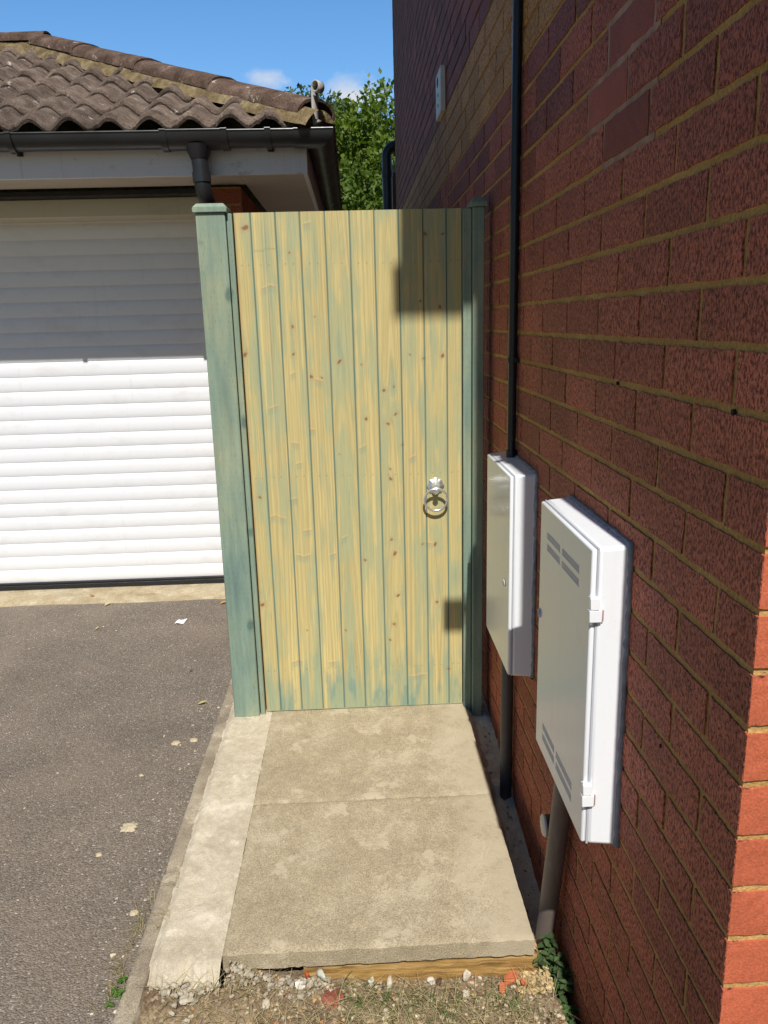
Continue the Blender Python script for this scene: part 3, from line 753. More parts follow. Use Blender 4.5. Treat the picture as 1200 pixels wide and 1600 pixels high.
# soil pipe and a boundary pier beyond the far corner of the house
sp_ = thing('soil_pipe', 'thick black soil pipe with a swept top bend at the far corner of the house', 'pipe', (0.435, 8.9, -0.2))
mb = MB()
bend = [(0.425, 8.9, -0.2), (0.425, 8.9, 3.10)] + [(0.425 + 0.11 * (1 - math.cos(a)), 8.9, 3.10 + 0.11 * math.sin(a)) for a in np.linspace(0.15, math.pi / 2, 8)] + [(0.66, 8.9, 3.21)]
mb.tube(bend, 0.055, 18); mb.build('pipe_run', MAT_GUTTER, sp_, smooth=True)
for z in (1.2, 2.9):
    mb = MB(); mb.tube([(0.425, 8.9, z), (0.425, 8.9, z + .06)], 0.062, 18); mb.build('collar', MAT_GUTTER, sp_, smooth=True)
pr = thing('brick_pier', 'brown pier with a flat grey coping behind the black soil pipe', 'pier', (0.62, 9.4, -0.2))
mb = MB(); mb.box(0.49, 0.80, 9.35, 9.60, -0.2, 3.02, 0, (0.16, 0.085, 0.05)); mb.build('shaft', MAT_STONE, pr)
mb = MB(); mb.box(0.47, 0.83, 9.32, 9.63, 3.021, 3.10); mb.build('coping', MAT_KERB, pr, bevel=.006)

# ================================================================== GATE
gate = thing('gate', 'tall yellow pine gate of ten vertical boards stained patchy green', 'gate', (0.0, GY, 0.004))
edges = [-0.367, -0.3145, -0.2360, -0.1580, -0.0785, 0.0005, 0.0795, 0.1580, 0.2370, 0.3125, 0.3610]
KN = [(-.332,1.700,.0105),(-.362,1.302,.0085),(-.342,.818,.0055),(-.358,.423,.010),(-.198,1.39,.004),(-.143,1.226,.005),(-.109,1.221,.004),(-.049,1.272,.0065),(.098,1.173,.006),(.113,.869,.0055),(.113,.902,.004),(.122,.597,.0062),(.13,.44,.006),(.112,.649,.0045),(.098,.269,.005),(.157,.986,.005),(.266,.627,.0058),(.271,.41,.0062),(.311,.145,.006),(.221,.629,.005),(.234,1.275,.006),(.187,1.289,.004),(.298,1.282,.0055),(.131,1.183,.004),(.108,1.06,.0062),(.135,1.092,.0055),(-.196,1.621,.003),(-.123,1.419,.003),(.025,1.26,.003),(.035,1.077,.0045),(.243,1.67,.0055),(.301,1.669,.005),(-.063,.313,.004),(-.202,.319,.004),(.015,.577,.004),(-.20,1.30,.004),(.112,.33,.005),(.29,1.44,.005),(.225,1.46,.004),(.115,.33,.004),(-.06,.96,.003)]
SPIKE = [(-.277,1.514,.020,.3),(-.26,1.519,.015,-.3),(-.277,1.124,.022,.35),(-.205,1.235,.012,.4),(-.135,1.707,.016,.2),(-.12,1.21,.018,-.3),(-.271,.74,.02,-.35),(-.30,.746,.015,.3),(-.184,.691,.02,.1),(-.215,.60,.018,-.25),(-.19,.598,.018,.3),(-.098,.60,.016,.3),(-.255,.195,.016,.2),(-.235,.20,.014,-.3),(.243,.63,.018,-.2),(.19,.12,.03,.05),(.215,.125,.02,-.1),(.02,.98,.018,.45),(.19,.94,.018,.4),(-.115,.189,.02,.1),(-.21,1.0,.018,-.2),(-.20,.93,.015,.2),(-.055,.66,.014,.5),(-.225,.805,.018,.15),(-.15,1.045,.014,0.0)]
YB = GY
mb = MB()
for bi in range(10):
    xa, xb = edges[bi], edges[bi + 1]
    gw = 0.0030
    xs = np.concatenate([[xa, xa + gw * .5], np.linspace(xa + gw, xb - gw, max(8, int((xb - xa) / 0.0026))), [xb - gw * .5, xb]])
    zs = np.linspace(0.004, GZ, 600)
    X, Z = np.meshgrid(xs, zs, indexing='ij')
    de = np.minimum(X - xa, xb - X)
    dep = 0.0040 * (1 - np.clip(de / gw, 0, 1))
    if bi == 0: dep = 0.0040 * (1 - np.clip((xb - X) / gw, 0, 1))
    if bi == 9: dep = 0.0040 * (1 - np.clip((X - xa) / gw, 0, 1))
    U = X - (xa + xb) / 2
    sd = 100 + bi * 13
    g = U + 0.007 * (vnoise(Z * 1.3 + bi * 9, Z * 0 + bi, sd) - 0.5) * 2
    if bi in (6, 4):
        zc, uc = (1.28, 0.005) if bi == 6 else (0.95, -0.008)
        g = np.sqrt((U - uc) ** 2 + 0.00006) * 1.0 + 0.040 * (Z - zc) + 0.006 * (fbm(Z * 3 + 5, U * 20 + 9, sd + 1, 3) - .5)
    if bi == 8:
        g = np.sqrt((U - 0.003) ** 2 + 0.0001) - 0.02 * (Z - 0.9) + 0.004 * (fbm(Z * 3 + 5, U * 20 + 9, sd + 1, 3) - .5)
    prox = np.zeros_like(U)
    for (kx, kz, kr_) in KN:
        if not (xa - 0.005 < kx < xb + 0.005): continue
        dx = X - kx; dz = (Z - kz) / 3.0; d2 = dx * dx + dz * dz
        g = g - kr_ * 1.4 * dx / (np.sqrt(d2) + 0.003) * np.exp(-d2 / (2.6 * kr_) ** 2)
        prox = np.maximum(prox, np.exp(-d2 / (4.0 * kr_) ** 2))
    ring = 0.5 + 0.5 * np.sin(2 * np.pi * (g / (0.0085, 0.011, 0.0125, 0.010, 0.0115, 0.0125, 0.0095, 0.012, 0.0115, 0.010)[bi] + 1.6 * vnoise(g * 70 + 40, Z * 0.6 + bi, sd + 2)))
    ring = ring ** 2.2
    streak = fbm(g * 210 + 60, Z * 1.1 + 7 * bi, sd + 3, 3)
    tone = fbm(U * 9 + bi * 5.3 + 40, Z * 0.7 + bi * 3, sd + 4, 3)
    C = np.zeros(X.shape + (3,)) + np.array((0.585, 0.474, 0.205))
    C = C * (0.88 + 0.24 * tone)[..., None] * (1 + 0.05 * (rng.rand() - .5))
    C = mixc(C, (0.37, 0.275, 0.115), ring * (0.20 + 0.55 * sstep(0.3, 0.65, streak)))
    C = C * (0.84 + 0.32 * streak)[..., None]
    # green stain soaked unevenly along the grain
    st = 0.40 * fbm(g * 27 + bi * 11.7 + 20, Z * 2.4 + bi * 4.1, sd + 5, 3) + 0.35 * fbm(g * 85 + bi * 5.7 + 20, Z * 4.2 + bi * 2.1, sd + 25, 4) + 0.25 * fbm(U * 24 + 3 + bi, Z * 13 + bi * 1.7, sd + 35, 4) + 0.30 * (fbm(g * 90 + 30, Z * 2.2, sd + 6, 3) - .5)
    thr = [0.52, 0.455, 0.475, 0.48, 0.47, 0.465, 0.50, 0.455, 0.475, 0.51][bi]
    s1 = sstep(thr - 0.015, thr + 0.125, st + 0.10 * prox + 0.05 * (1 - sstep(0, 0.012, de)))
    C = mixc(C, (0.390, 0.400, 0.222), 0.12 + 0.72 * s1)
    s2 = sstep(0.60, 0.80, st + 0.36 * (1 - sstep(0.0, 0.34, Z)) + 0.10 * (1 - sstep(0, .008, de)) - 0.02)
    C = mixc(C, (0.250, 0.335, 0.235), 0.55 * s2)
    bl = sstep(0.52, 0.72, fbm(U * 30 + 3 * bi, Z * 9 + 1.3 * bi, sd + 8, 4)) * (1 - sstep(0.05, 0.26, Z))
    C = mixc(C, (0.14, 0.27, 0.245), 0.62 * bl)
    bl2 = sstep(0.66, 0.80, fbm(U * 34 + 7 * bi, Z * 3.5 + 2.3 * bi, sd + 18, 4))
    C = mixc(C, (0.26, 0.345, 0.245), 0.45 * bl2)
    # side-cut knots: short slanting streaks
    for (kx, kz, ln, sl_) in SPIKE:
        if not (xa - 0.012 < kx < xb + 0.012): continue
        dx = X - kx; dz = Z - kz - sl_ * dx
        w = 0.0042 * (0.35 + 0.65 * np.clip(1 - np.abs(dx) / ln, 0, 1))
        f = np.exp(-(dz / w) ** 2) * sstep(ln, ln * 0.6, np.abs(dx))
        C = mixc(C, (0.46, 0.24, 0.09), 0.5 * f)
        f2 = np.exp(-((dz + 0.010) / 0.010) ** 2) * sstep(ln * 1.1, ln * 0.3, np.abs(dx))
        C = mixc(C, (0.24, 0.33, 0.24), 0.45 * f2)
        f3 = np.exp(-((dz - 0.0065) / 0.0022) ** 2) * sstep(ln, ln * 0.5, np.abs(dx))
        C = mixc(C, (0.74, 0.60, 0.28), 0.35 * f3)
    if bi == 1:                                # a long drying split and a glued finger joint
        sx_ = 0.003 + 0.004 * (Z - 1.2) + 0.0012 * (vnoise(Z * 9, Z * 0, 77) - .5)
        f = np.exp(-((U - sx_) / 0.0013) ** 2) * sstep(0.55, 0.62, Z) * (0.45 + 0.55 * sstep(0.4, 0.6, vnoise(Z * 6, Z * 0 + 3, 78)))
        C = mixc(C, (0.36, 0.20, 0.08), 0.7 * f)
        f = np.exp(-((U - sx_ + 0.004) / 0.0018) ** 2) * sstep(0.55, 0.62, Z)
        C = mixc(C, (0.68, 0.56, 0.27), 0.5 * f)
        f = np.exp(-((Z - 1.632 - 0.003 * np.sign(U)) / 0.0022) ** 2) * (np.abs(U) < 0.034)
        C = mixc(C, (0.24, 0.25, 0.16), 0.5 * f)
    for (kx, kz, kr_) in KN:
        if not (xa - 0.005 < kx < xb + 0.005): continue
        dx = X - kx; dz = (Z - kz) / 1.15
        th_ = kx * 40 + kz * 9; dz = dz * (1.25 + 0.4 * math.sin(th_)) + dx * 0.5 * math.cos(th_)
        d = np.sqrt(dx * dx + dz * dz) * (1 + 0.7 * (vnoise(X * 170 + 50, Z * 170, 5) - .5))
        C = mixc(C, (0.42, 0.25, 0.10), 0.45 * np.exp(-(d / (1.7 * kr_)) ** 2))
        C = mixc(C, (0.20, 0.095, 0.05), 0.85 * sstep(kr_, kr_ * 0.72, d))
        C = mixc(C, (0.29, 0.14, 0.075), 0.7 * sstep(kr_ * .62, kr_ * 0.45, d))
    for zn in (1.585, 0.885, 0.165):
        for un in (-0.014, 0.012):
            if xb - xa < 0.07 and un < 0: un += 0.004
            d = np.hypot(U - un, (Z - zn - 0.002 * math.sin(bi * 7)))
            C = mixc(C, (0.10, 0.09, 0.06), 0.55 * sstep(0.0028, 0.0012, d))
    gro = 1 - sstep(0.0004, gw * 1.1, de)
    if bi == 0: gro = 1 - sstep(0.0004, gw * 1.1, xb - X)
    if bi == 9: gro = 1 - sstep(0.0004, gw * 1.1, X - xa)
    C = mixc(C, (0.15, 0.255, 0.235), 0.9 * gro)
    if bi == 0: C = mixc(C, (0.48, 0.26, 0.09), 0.7 * (1 - sstep(0.001, 0.005, X - xa)))
    wob = 0.0006 * (vnoise(Z * 2 + bi * 3, U * 30 + 9, sd + 9) - .5) + rng.uniform(-.0006, .0006)
    Yf = YB + dep + wob
    mb.grid(np.stack([X, Yf, Z], -1), 0, C)
    # top end, and the outer edges of the panel
    tt = np.stack([np.stack([xs, Yf[:, -1], xs * 0 + GZ], -1), np.stack([xs, xs * 0 + YB + 0.020, xs * 0 + GZ], -1)], 1)
    mb.grid(tt, 0, np.tile((0.52, 0.47, 0.24), (len(xs) * 2, 1)))
for x, k in ((edges[0], 0), (edges[-1], 1)):
    mb.add([(x, YB, .004), (x, YB + .020, .004), (x, YB + .020, GZ), (x, YB, GZ)], [(0, 1, 2, 3)], 0, (0.45, 0.25, 0.10))
mb.add([(edges[0], YB + .020, .004), (edges[-1], YB + .020, .004), (edges[-1], YB + .020, GZ), (edges[0], YB + .020, GZ)], [(0, 1, 2, 3)], 0, (0.42, 0.40, 0.22))
mb.add([(edges[0], YB, .004), (edges[-1], YB, .004), (edges[-1], YB + .020, .004), (edges[0], YB + .020, .004)], [(0, 1, 2, 3)], 0, (0.42, 0.40, 0.22))
mb.build('board_panel', MAT_BOARD, gate, fix=False)
for z in (0.13, 0.86, 1.56):
    mb = MB(); mb.box(-0.362, 0.356, YB + 0.0205, YB + 0.042, z, z + 0.095); mb.build('ledge', MAT_POST, gate, bevel=0.002)
# ring handle
hd = bpy.data.objects.new('ring_handle', None); COL.objects.link(hd); hd.parent = gate
hd.location = Vector((0.269, YB, 0.815)) - gate.location
mb = MB()
V = []; n = 40
prof = [(1.0, 0.0), (1.0, -0.003), (0.80, -0.006), (0.55, -0.010), (0.45, -0.020), (0.30, -0.026), (0.02, -0.027)]
F = []
for i, (q, h) in enumerate(prof):
    for k in range(n):
        a = 2 * math.pi * k / n
        r = 0.0285 * (1 + (0.07 * math.cos(8 * a) if i < 3 else 0)) * q
        V.append((0.269 + r * math.cos(a), YB + h - 0.0005, 0.838 + r * math.sin(a)))
for i in range(len(prof) - 1):
    for k in range(n):
        k2 = (k + 1) % n; F.append((i*n+k, i*n+k2, (i+1)*n+k2, (i+1)*n+k))
F.append(tuple((len(prof)-1)*n + k for k in range(n)))
mb.add(V, F); mb.build('rose', MAT_GALV, hd, smooth=True)
mb = MB(); mb.tube([(0.269, YB - 0.012, 0.832), (0.269, YB - 0.034, 0.826)], 0.0075, 14); mb.lathe([(0.009, 0.0), (0.010, -.004), (.006, -.008)], (0.269, YB - 0.033, 0.826), 'y', 16); mb.build('boss', MAT_GALV, hd, smooth=True)
mb = MB()
tilt = R(9); cx, cz, rr_ = 0.268, 0.794, 0.0395
pts = []
for k in range(49):
    a = 2 * math.pi * k / 48
    dz = rr_ * math.cos(a)
    pts.append((cx + rr_ * math.sin(a), YB - 0.022 + (dz - rr_) * math.sin(tilt) * -0.0 - (rr_ + dz) * 0.10, cz + dz))
mb.tube(pts, 0.0042, 12, cap=False); mb.build('ring', MAT_GALV, hd, smooth='all')

# ---- posts
def post(x0, x1, yf, bx0, bx1, byf, ztop, label):
    root = thing('gate_post', label, 'gate post', ((x0 + x1) / 2, yf + 0.04, -0.10), 'green gate posts')
    mb = MB()
    n = 40; zs = np.linspace(-0.1, ztop - 0.028, n)
    mb.box(x0, x1, yf, yf + 0.085, -0.1, ztop - 0.028)
    mb.build('shaft', MAT_POST, root, bevel=0.0035)
    mb = MB(); o = 0.0075
    mb.box(x0 - o, x1 + o, yf - o, yf + 0.085 + o, ztop - 0.0275, ztop - 0.013)
    mb.hexa([(x0 - o, yf - o, ztop - 0.0128), (x1 + o, yf - o, ztop - 0.0128), (x1 + o, yf + .085 + o, ztop - 0.0128), (x0 - o, yf + .085 + o, ztop - 0.0128),
             (x0 + .004, yf + .004, ztop), (x1 - .004, yf + .004, ztop), (x1 - .004, yf + .081, ztop), (x0 + .004, yf + .081, ztop)])
    mb.build('post_cap', MAT_POST, root, bevel=0.0015)
    mb = MB(); mb.box(bx0, bx1, byf, byf + 0.045, -0.02, ztop - 0.030); mb.build('stop_batten', MAT_POST, root, bevel=0.002)
    return root
post(-0.482, -0.3895, GY - 0.030, -0.3875, -0.3705, GY - 0.018, 1.772, 'wide sunlit green timber gate post between garage door and gate')
post(0.3935, 0.4310, GY - 0.038, 0.3640, 0.3915, GY - 0.020, 1.772, 'narrow half shaded green timber gate post against the brick wall')

# ================================================================== GARAGE
gar = thing('garage', 'garage with white roller door, black gutter and mossy brown hipped tile roof', 'garage', (-2.3, 5.3, -0.03))
GWY, GDY = 3.90, 4.195            # wall face, door plane
GX1 = -0.50                      # right flank of the garage
# brick walls
mb = MB()
saved = (WX, WY); tint2 = []
WX_, WY_ = WX, WY
def garage_face(mb, x0, x1, zlo, zhi, y, ret=False):
    for c in range(int(math.floor(zlo / 0.075)), int(math.ceil(zhi / 0.075))):
        za, zb = c * 0.075 + .005, c * 0.075 + .070
        s = x0 - (0.11 if c % 2 else 0)
        while s < x1:
            a, e = max(s, x0), min(s + 0.212, x1)
            if e - a > 0.02 and zb <= zhi + .03:
                col = RED * rng.uniform(0.7, 1.15)
                if ret: mb.box(y - .012, y, a, e, za, zb, 0, col)
                else: mb.box(a, e, y, y + .012, za, zb, 0, col)
            s += 0.222
garage_face(mb, -0.665, GX1, -0.1, 2.03, GWY)
garage_face(mb, -4.6, -3.10, -0.1, 2.03, GWY)
garage_face(mb, GWY + .013, 6.7, -0.1, 2.03, GX1, True)
n1_ = mb.n
mb.box(-0.665, GX1 - .004, GWY + .004, 4.30, -0.1, 2.028, 1, (1, 1, 1)); mb.box(-4.6, -3.10, GWY + .004, 4.30, -0.1, 2.028, 1, (1, 1, 1))
mb.box(-3.10, -0.665, 4.26, 4.40, 1.93, 2.028, 1, (1, 1, 1))
mb.box(GX1 - .12, GX1 - .004, 4.30, 6.7, -0.1, 2.028, 1, (1, 1, 1)); mb.box(-4.6, GX1 - .12, 6.6, 6.7, -.1, 2.028, 1, (1, 1, 1)); mb.box(-4.6, -4.5, 4.3, 6.6, -.1, 2.028, 1, (1, 1, 1))
gw_ = mb.build('wall', [MAT_BRICK, MAT_MORTAR], gar, fix=False)
at = gw_.data.color_attributes.new('tint2', 'FLOAT_COLOR', 'POINT'); at.data.foreach_set('color', [0.4, 0.4, 0.4, 1.0] * len(gw_.data.vertices))
mb = MB(); mb.box(-3.10, -0.6655, 3.93, 4.255, 2.008, 2.0285); mb.build('lintel_gap_shade', MAT_SEAL_SHADE, gar)  # black box painting the dark shaded gap between soffit and door header
mb = MB(); mb.box(-3.10, -0.6655, 4.02, 4.20, 1.925, 2.0075); mb.build('door_header', MAT_HEADER, gar, bevel=0.004)
# roller door: convex slats
mb = MB(); H = 0.0755; zb = -0.005
prof = []
nsl = 26
z = zb + 0.035
xs = (-3.10, -0.6655)
for i in range(nsl):
    for q in np.linspace(0.0, 1.0, 9):
        prof.append((GDY - 0.0040 * math.sin(math.pi * min(1, q / 0.93)) ** 0.6 * (q <= 0.93) if q < 0.95 else GDY + 0.0025, z + H * q))
    z += H
prof = [p for p in prof if p[1] < 1.99]
P = np.array([[(x, y_, z_) for x in xs] for (y_, z_) in prof])
mb.grid(P)
mb.box(xs[0], xs[1], GDY + 0.006, GDY + .02, zb + .03, 1.98)
dr = mb.build('roller_door', MAT_SHUTTER, gar, smooth=True)
mb = MB(); mb.box(xs[0], xs[1], GDY - 0.012, GDY + 0.016, zb + 0.022, zb + 0.0345); mb.box(xs[0], xs[1], GDY - 0.016, GDY + 0.018, zb - .010, zb + 0.0215); mb.build('bottom_seal', MAT_SEAL_SHADE, dr, bevel=0.003)
# fascia and soffit
FY, FZ0, FZ1, FX1 = 3.615, 2.030, 2.165, -0.172
mb = MB(); mb.box(-4.6, FX1, FY, FY + 0.020, FZ0, FZ1); mb.build('fascia', MAT_FASCIA, gar, bevel=0.0015)
mb = MB(); mb.box(FX1 - 0.020, FX1, FY + 0.0205, 6.9, FZ0, FZ1); mb.build('fascia', MAT_FASCIA, gar, bevel=0.0015)
mb = MB(); mb.box(-4.6, GX1 + 0.02, FY + 0.0205, GWY + .02, FZ0 + 0.010, FZ0 + 0.018); mb.box(GX1 + 0.022, FX1 - .0205, FY + 0.0205, 6.9, FZ0 + 0.010, FZ0 + 0.018); mb.build('soffit', MAT_SOFFIT, gar)
# roof
PT = 0.470
HT = 0.487
ye, ze = 3.545, 2.206
hipx = lambda y: -0.100 - (y - 3.60)
rf = bpy.data.objects.new('roof', None); COL.objects.link(rf); rf.parent = gar; rf.location = Vector((-2.3, 5.3, 2.2)) - gar.location
def rollz(x):
    t = ((x + 0.0425) / 0.165) % 1.0
    w = np.where(t < 0.62, np.sin(math.pi * t / 0.62) ** 1.0, -0.55 * np.sin(math.pi * (t - 0.62) / 0.38))
    return 0.031 * w + 0.010 * (((x + 0.0425) / 0.33) % 1.0)
mb = MB(); G = 0.228; nc = 8
for i in range(nc):
    ya = ye + G * i; yb_ = min(ya + G + 0.05, 5.34)
    xr_ = hipx(ya + G * 0.5) + 0.03
    xs_ = np.arange(-4.7, xr_, 0.0105); xs_ = np.append(xs_, xr_)
    jitx = 0.004 * (vnoise(np.floor(xs_ / 0.33) * 3.7 + i * 5, xs_ * 0, 91) - .5)
    jt = 0.010 * (vnoise(np.floor(xs_ / 0.33) * 3.7 + i * 11, xs_ * 0 + 2, 92) - .5)
    rz = rollz(xs_) + jt
    tilec = 0.72 + 0.5 * vnoise(np.floor((xs_ + .0425) / 0.33) * 5.7 + i * 17.3, xs_ * 0 + i, 93)
    rows = []; cols = []
    yfr = ya + 0.012 * (vnoise(np.floor(xs_ / 0.33) * 2.3 + i, xs_ * 0, 94) - .5)
    edge = 0.0035 * (fbm(xs_ * 60 + i * 9, xs_ * 0 + i, 95, 3) - .5)
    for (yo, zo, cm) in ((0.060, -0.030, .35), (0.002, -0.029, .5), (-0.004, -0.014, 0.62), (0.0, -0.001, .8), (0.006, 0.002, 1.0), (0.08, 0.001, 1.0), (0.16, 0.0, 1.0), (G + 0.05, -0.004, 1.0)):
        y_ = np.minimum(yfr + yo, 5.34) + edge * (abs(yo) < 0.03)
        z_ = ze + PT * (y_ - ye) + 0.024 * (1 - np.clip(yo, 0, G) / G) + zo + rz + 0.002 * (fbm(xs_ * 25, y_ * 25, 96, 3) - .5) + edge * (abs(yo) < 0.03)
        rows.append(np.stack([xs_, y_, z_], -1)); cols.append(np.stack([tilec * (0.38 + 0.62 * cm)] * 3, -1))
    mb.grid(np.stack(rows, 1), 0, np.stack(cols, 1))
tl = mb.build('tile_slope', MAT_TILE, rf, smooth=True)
# hidden slopes: right hip end and rear
mb = MB()
yr = 5.30; zr = ze + PT * (yr - ye) + 0.01
hc = [(-0.045, 3.545, ze), (-0.045, 7.05, ze), (-1.8, yr, zr)]
mb.add(hc, [(0, 1, 2)], 0, (1, 1, 1))
mb.add([(-0.045, 7.05, ze), (-4.7, 7.05, ze), (-4.7, yr, zr), (-1.8, yr, zr)], [(0, 1, 2, 3)], 0, (1, 1, 1))
mb.build('tile_slope', MAT_TILE, rf, fix=False)
# hip and ridge tiles on their mortar bed
def cap_tile(P0, P1, lift0, lift1, rw, th=0.016, n=12):
    P0 = Vector(P0); P1 = Vector(P1)
    d = (P1 - P0).normalized(); side = d.cross(Vector((0, 0, 1))).normalized(); up = side.cross(d)
    mb = MB(); k = 9
    V = []; F = []
    for s_ in range(k):
        t = s_ / (k - 1); c_ = P0.lerp(P1, t); lf = lift0 * (1 - t) + lift1 * t
        for lay in (0, 1):
            for j in range(n):
                a = math.pi * (j / (n - 1)); r = rw - th * lay
                w = math.cos(a) * r; hgt = (math.sin(a) ** 0.85) * r * 0.62
                V.append(c_ + side * w + up * (hgt - rw * 0.20 + lf + rnd.uniform(-.0012, .0012)))
    for s_ in range(k - 1):
        for j in range(n - 1):
            a = s_ * 2 * n + j; e = a + 2 * n
            F += [(a, a + 1, e + 1, e), (a + n, e + n, e + n + 1, a + n + 1)]
        for j in (0, n - 1):
            a = s_ * 2 * n + j; F.append((a, a + 2 * n, a + 3 * n, a + n))
    for s_ in (0, k - 1):
        for j in range(n - 1):
            a = s_ * 2 * n + j; F.append((a, a + n, a + n + 1, a + 1))
    mb.add(V, F, 0, np.tile(np.array((1, 1, 1)) * rnd.uniform(0.55, 0.8) * np.array((1.08, .95, .9)), (len(V), 1)))
    return mb
hp = lambda t: Vector((-0.120 - t, 3.605 + t, 2.264 + HT * t))
L_ = 0.435
for i in range(4):
    t0 = 0.0 + i * L_
    mb = cap_tile(hp(t0), hp(min(t0 + L_ + 0.012, 1.74)), 0.009, 0.000, 0.110)
    mb.build('hip_tile', MAT_TILE, rf, smooth=True)
rp = hp(1.70)
for i in range(5):
    mb = cap_tile(rp + Vector((0.05 - 0.45 * i, 0, -0.005)), rp + Vector((0.05 - 0.45 * (i + 1) - .01, 0, -0.005)), 0.008, 0.0, 0.118)
    mb.build('ridge_tile', MAT_TILE, rf, smooth=True)
# bedding: a rough fillet on the visible side and a solid core
mb = MB(); n = 150
T, H = np.meshgrid(np.linspace(-0.045, 1.72, n), np.linspace(0, 1, 9), indexing='ij')
sx, sy = -1 / math.sqrt(2), -1 / math.sqrt(2)
off = 0.080 + 0.076 * H + 0.012 * (fbm(T * 30 + 9, H * 3 + 4, 97, 4) - .5)
Xb = -0.100 - T + sx * off; Ybb = 3.600 + T + sy * off
top = 2.268 + HT * T + 0.006
Zb = top * (1 - H) + (ze + PT * (Ybb - ye) + 0.020 + 0.016 * (fbm(T * 20, T * 0 + 4, 197, 3) - .5)) * H
mb.grid(np.stack([Xb, Ybb, Zb], -1))
a0, a1 = hp(-0.045), hp(1.72)
X_, H_ = np.meshgrid(np.linspace(-1.75, -4.7, 120), np.linspace(0, 1, 7), indexing='ij')
yb2 = 5.30 - 0.104 - 0.03 * H_ + 0.012 * (fbm(X_ * 30 + 90, H_ * 3, 98, 4) - .5)
mb.grid(np.stack([X_, yb2, (rp.z - .03) * (1 - H_) + (ze + PT * (yb2 - ye) - .01) * H_], -1))
mb.build('mortar_bed', MAT_BED, rf, smooth='all')
# rough plug of mortar closing the foot of the hip
mb = MB()
A, B = np.meshgrid(np.linspace(0, math.pi, 26), np.linspace(0, 1, 10), indexing='ij')
d_ = Vector((-1, 1, PT)).normalized(); sd_ = d_.cross(Vector((0, 0, 1))).normalized(); up_ = sd_.cross(d_)
c0 = hp(-0.006); rp_ = 0.100 * B * (1 + 0.10 * (fbm(A * 5, B * 4, 99, 3) - .5))
hh = np.sin(A) * rp_ * 0.60 - 0.055 * (1 - 0)
W = np.cos(A) * rp_
Pp = np.zeros(A.shape + (3,))
for k in range(3):
    Pp[..., k] = c0[k] + sd_[k] * W + up_[k] * (hh + 0.012) - d_[k] * (0.02 * (1 - B ** 2) + 0.012 * (fbm(A * 6 + 3, B * 6, 101, 4) - .5))
mb.grid(Pp)
W2, B2 = np.meshgrid(np.linspace(-1, 1, 26), np.linspace(0, 1, 8), indexing='ij')
Pp = np.zeros(W2.shape + (3,))
for k in range(3):
    Pp[..., k] = c0[k] + sd_[k] * W2 * 0.10 + up_[k] * (-0.043 - 0.04 * B2) - d_[k] * (0.02 * (1 - W2 ** 2) + 0.012 * (fbm(W2 * 6 + 3, B2 * 6, 102, 4) - .5))
mb.grid(Pp); mb.build('hip_foot_mortar', MAT_BED, rf, smooth='all')
# hip iron: flat strap with a scrolled end
mb = MB()
c0 = Vector((-0.122, 3.535, 2.200))
path = [(0.02, 0.10), (0.01, 0.02), (0.0, 0.0), (-0.005, 0.03), (-0.006, 0.08), (-0.006, 0.115)]
for a in np.linspace(math.pi, -0.75 * math.pi, 16):
    rr2 = 0.022 - 0.006 * (math.pi - a) / (1.75 * math.pi)
    path.append((-0.006 + 0.0 + 0.022 + rr2 * math.cos(a) - 0.0, 0.128 + rr2 * math.sin(a)))
hw, tk = 0.018, 0.0025
V = []; F = []
dirx = Vector((0.76, -0.65, 0)).normalized(); perp = Vector((0.65, 0.76, 0)).normalized()
path = path[1:]
for (s_, h_) in path:
    base_ = c0 + dirx * s_ + Vector((0, 0, h_ * 1.12))
    V += [base_ - perp * hw, base_ + perp * hw]
n = len(path)
for i in range(n - 1): F.append((2 * i, 2 * i + 1, 2 * i + 3, 2 * i + 2))
mb.add(V, F)
hi = mb.build('hip_iron', MAT_HIPIRON, rf, smooth='all', fix=False)
md = hi.modifiers.new('solid', 'SOLIDIFY'); md.thickness = 0.005; md.offset = 0
# gutter: half round with rolled lip
def half_round(P0, P1, r=0.056, th=0.003, m0=0.0, m1=0.0):
    P0 = Vector(P0); P1 = Vector(P1); d = (P1 - P0).normalized(); out = d.cross(Vector((0, 0, 1))).normalized()
    mb = MB(); n = 14; V = []; F = []
    for Pq, mm_ in ((P0, m0), (P1, m1)):
        for lay in (0, 1):
            for j in range(n + 1):
                a = math.pi * j / n; r_ = r - th * lay
                V.append(Pq + d * (mm_ * math.cos(a) * r_) + out * (math.cos(a) * r_) - Vector((0, 0, math.sin(a) * r_ * 1.05)))
    m_ = n + 1
    for j in range(n):
        F += [(j, j + 1, 2 * m_ + j + 1, 2 * m_ + j), (m_ + j, 3 * m_ + j, 3 * m_ + j + 1, m_ + j + 1)]
    for j in (0, n): F.append((j, 2 * m_ + j, 3 * m_ + j, m_ + j))
    for e in (0, 2 * m_):
        for j in range(n): F.append((e + j, e + m_ + j, e + m_ + j + 1, e + j + 1))
    mb.add(V, F)
    mb.tube([P0 + (out + d * m0) * (r - .001), P1 + (out + d * m1) * (r - .001)], 0.0042, 8)
    return mb
gy, gz, gx = FY - 0.058, 2.182, FX1 + 0.058
gt = bpy.data.objects.new('gutter', None); COL.objects.link(gt); gt.parent = gar; gt.location = Vector((-1.5, gy, gz)) - gar.location
half_round((-4.7, gy, gz + .012), (gx - 0.08, gy, gz)).build('gutter_run', MAT_GUTTER, gt, smooth=True)
half_round((gx, gy + 0.08, gz), (gx, 6.9, gz)).build('gutter_run', MAT_GUTTER, gt, smooth=True)
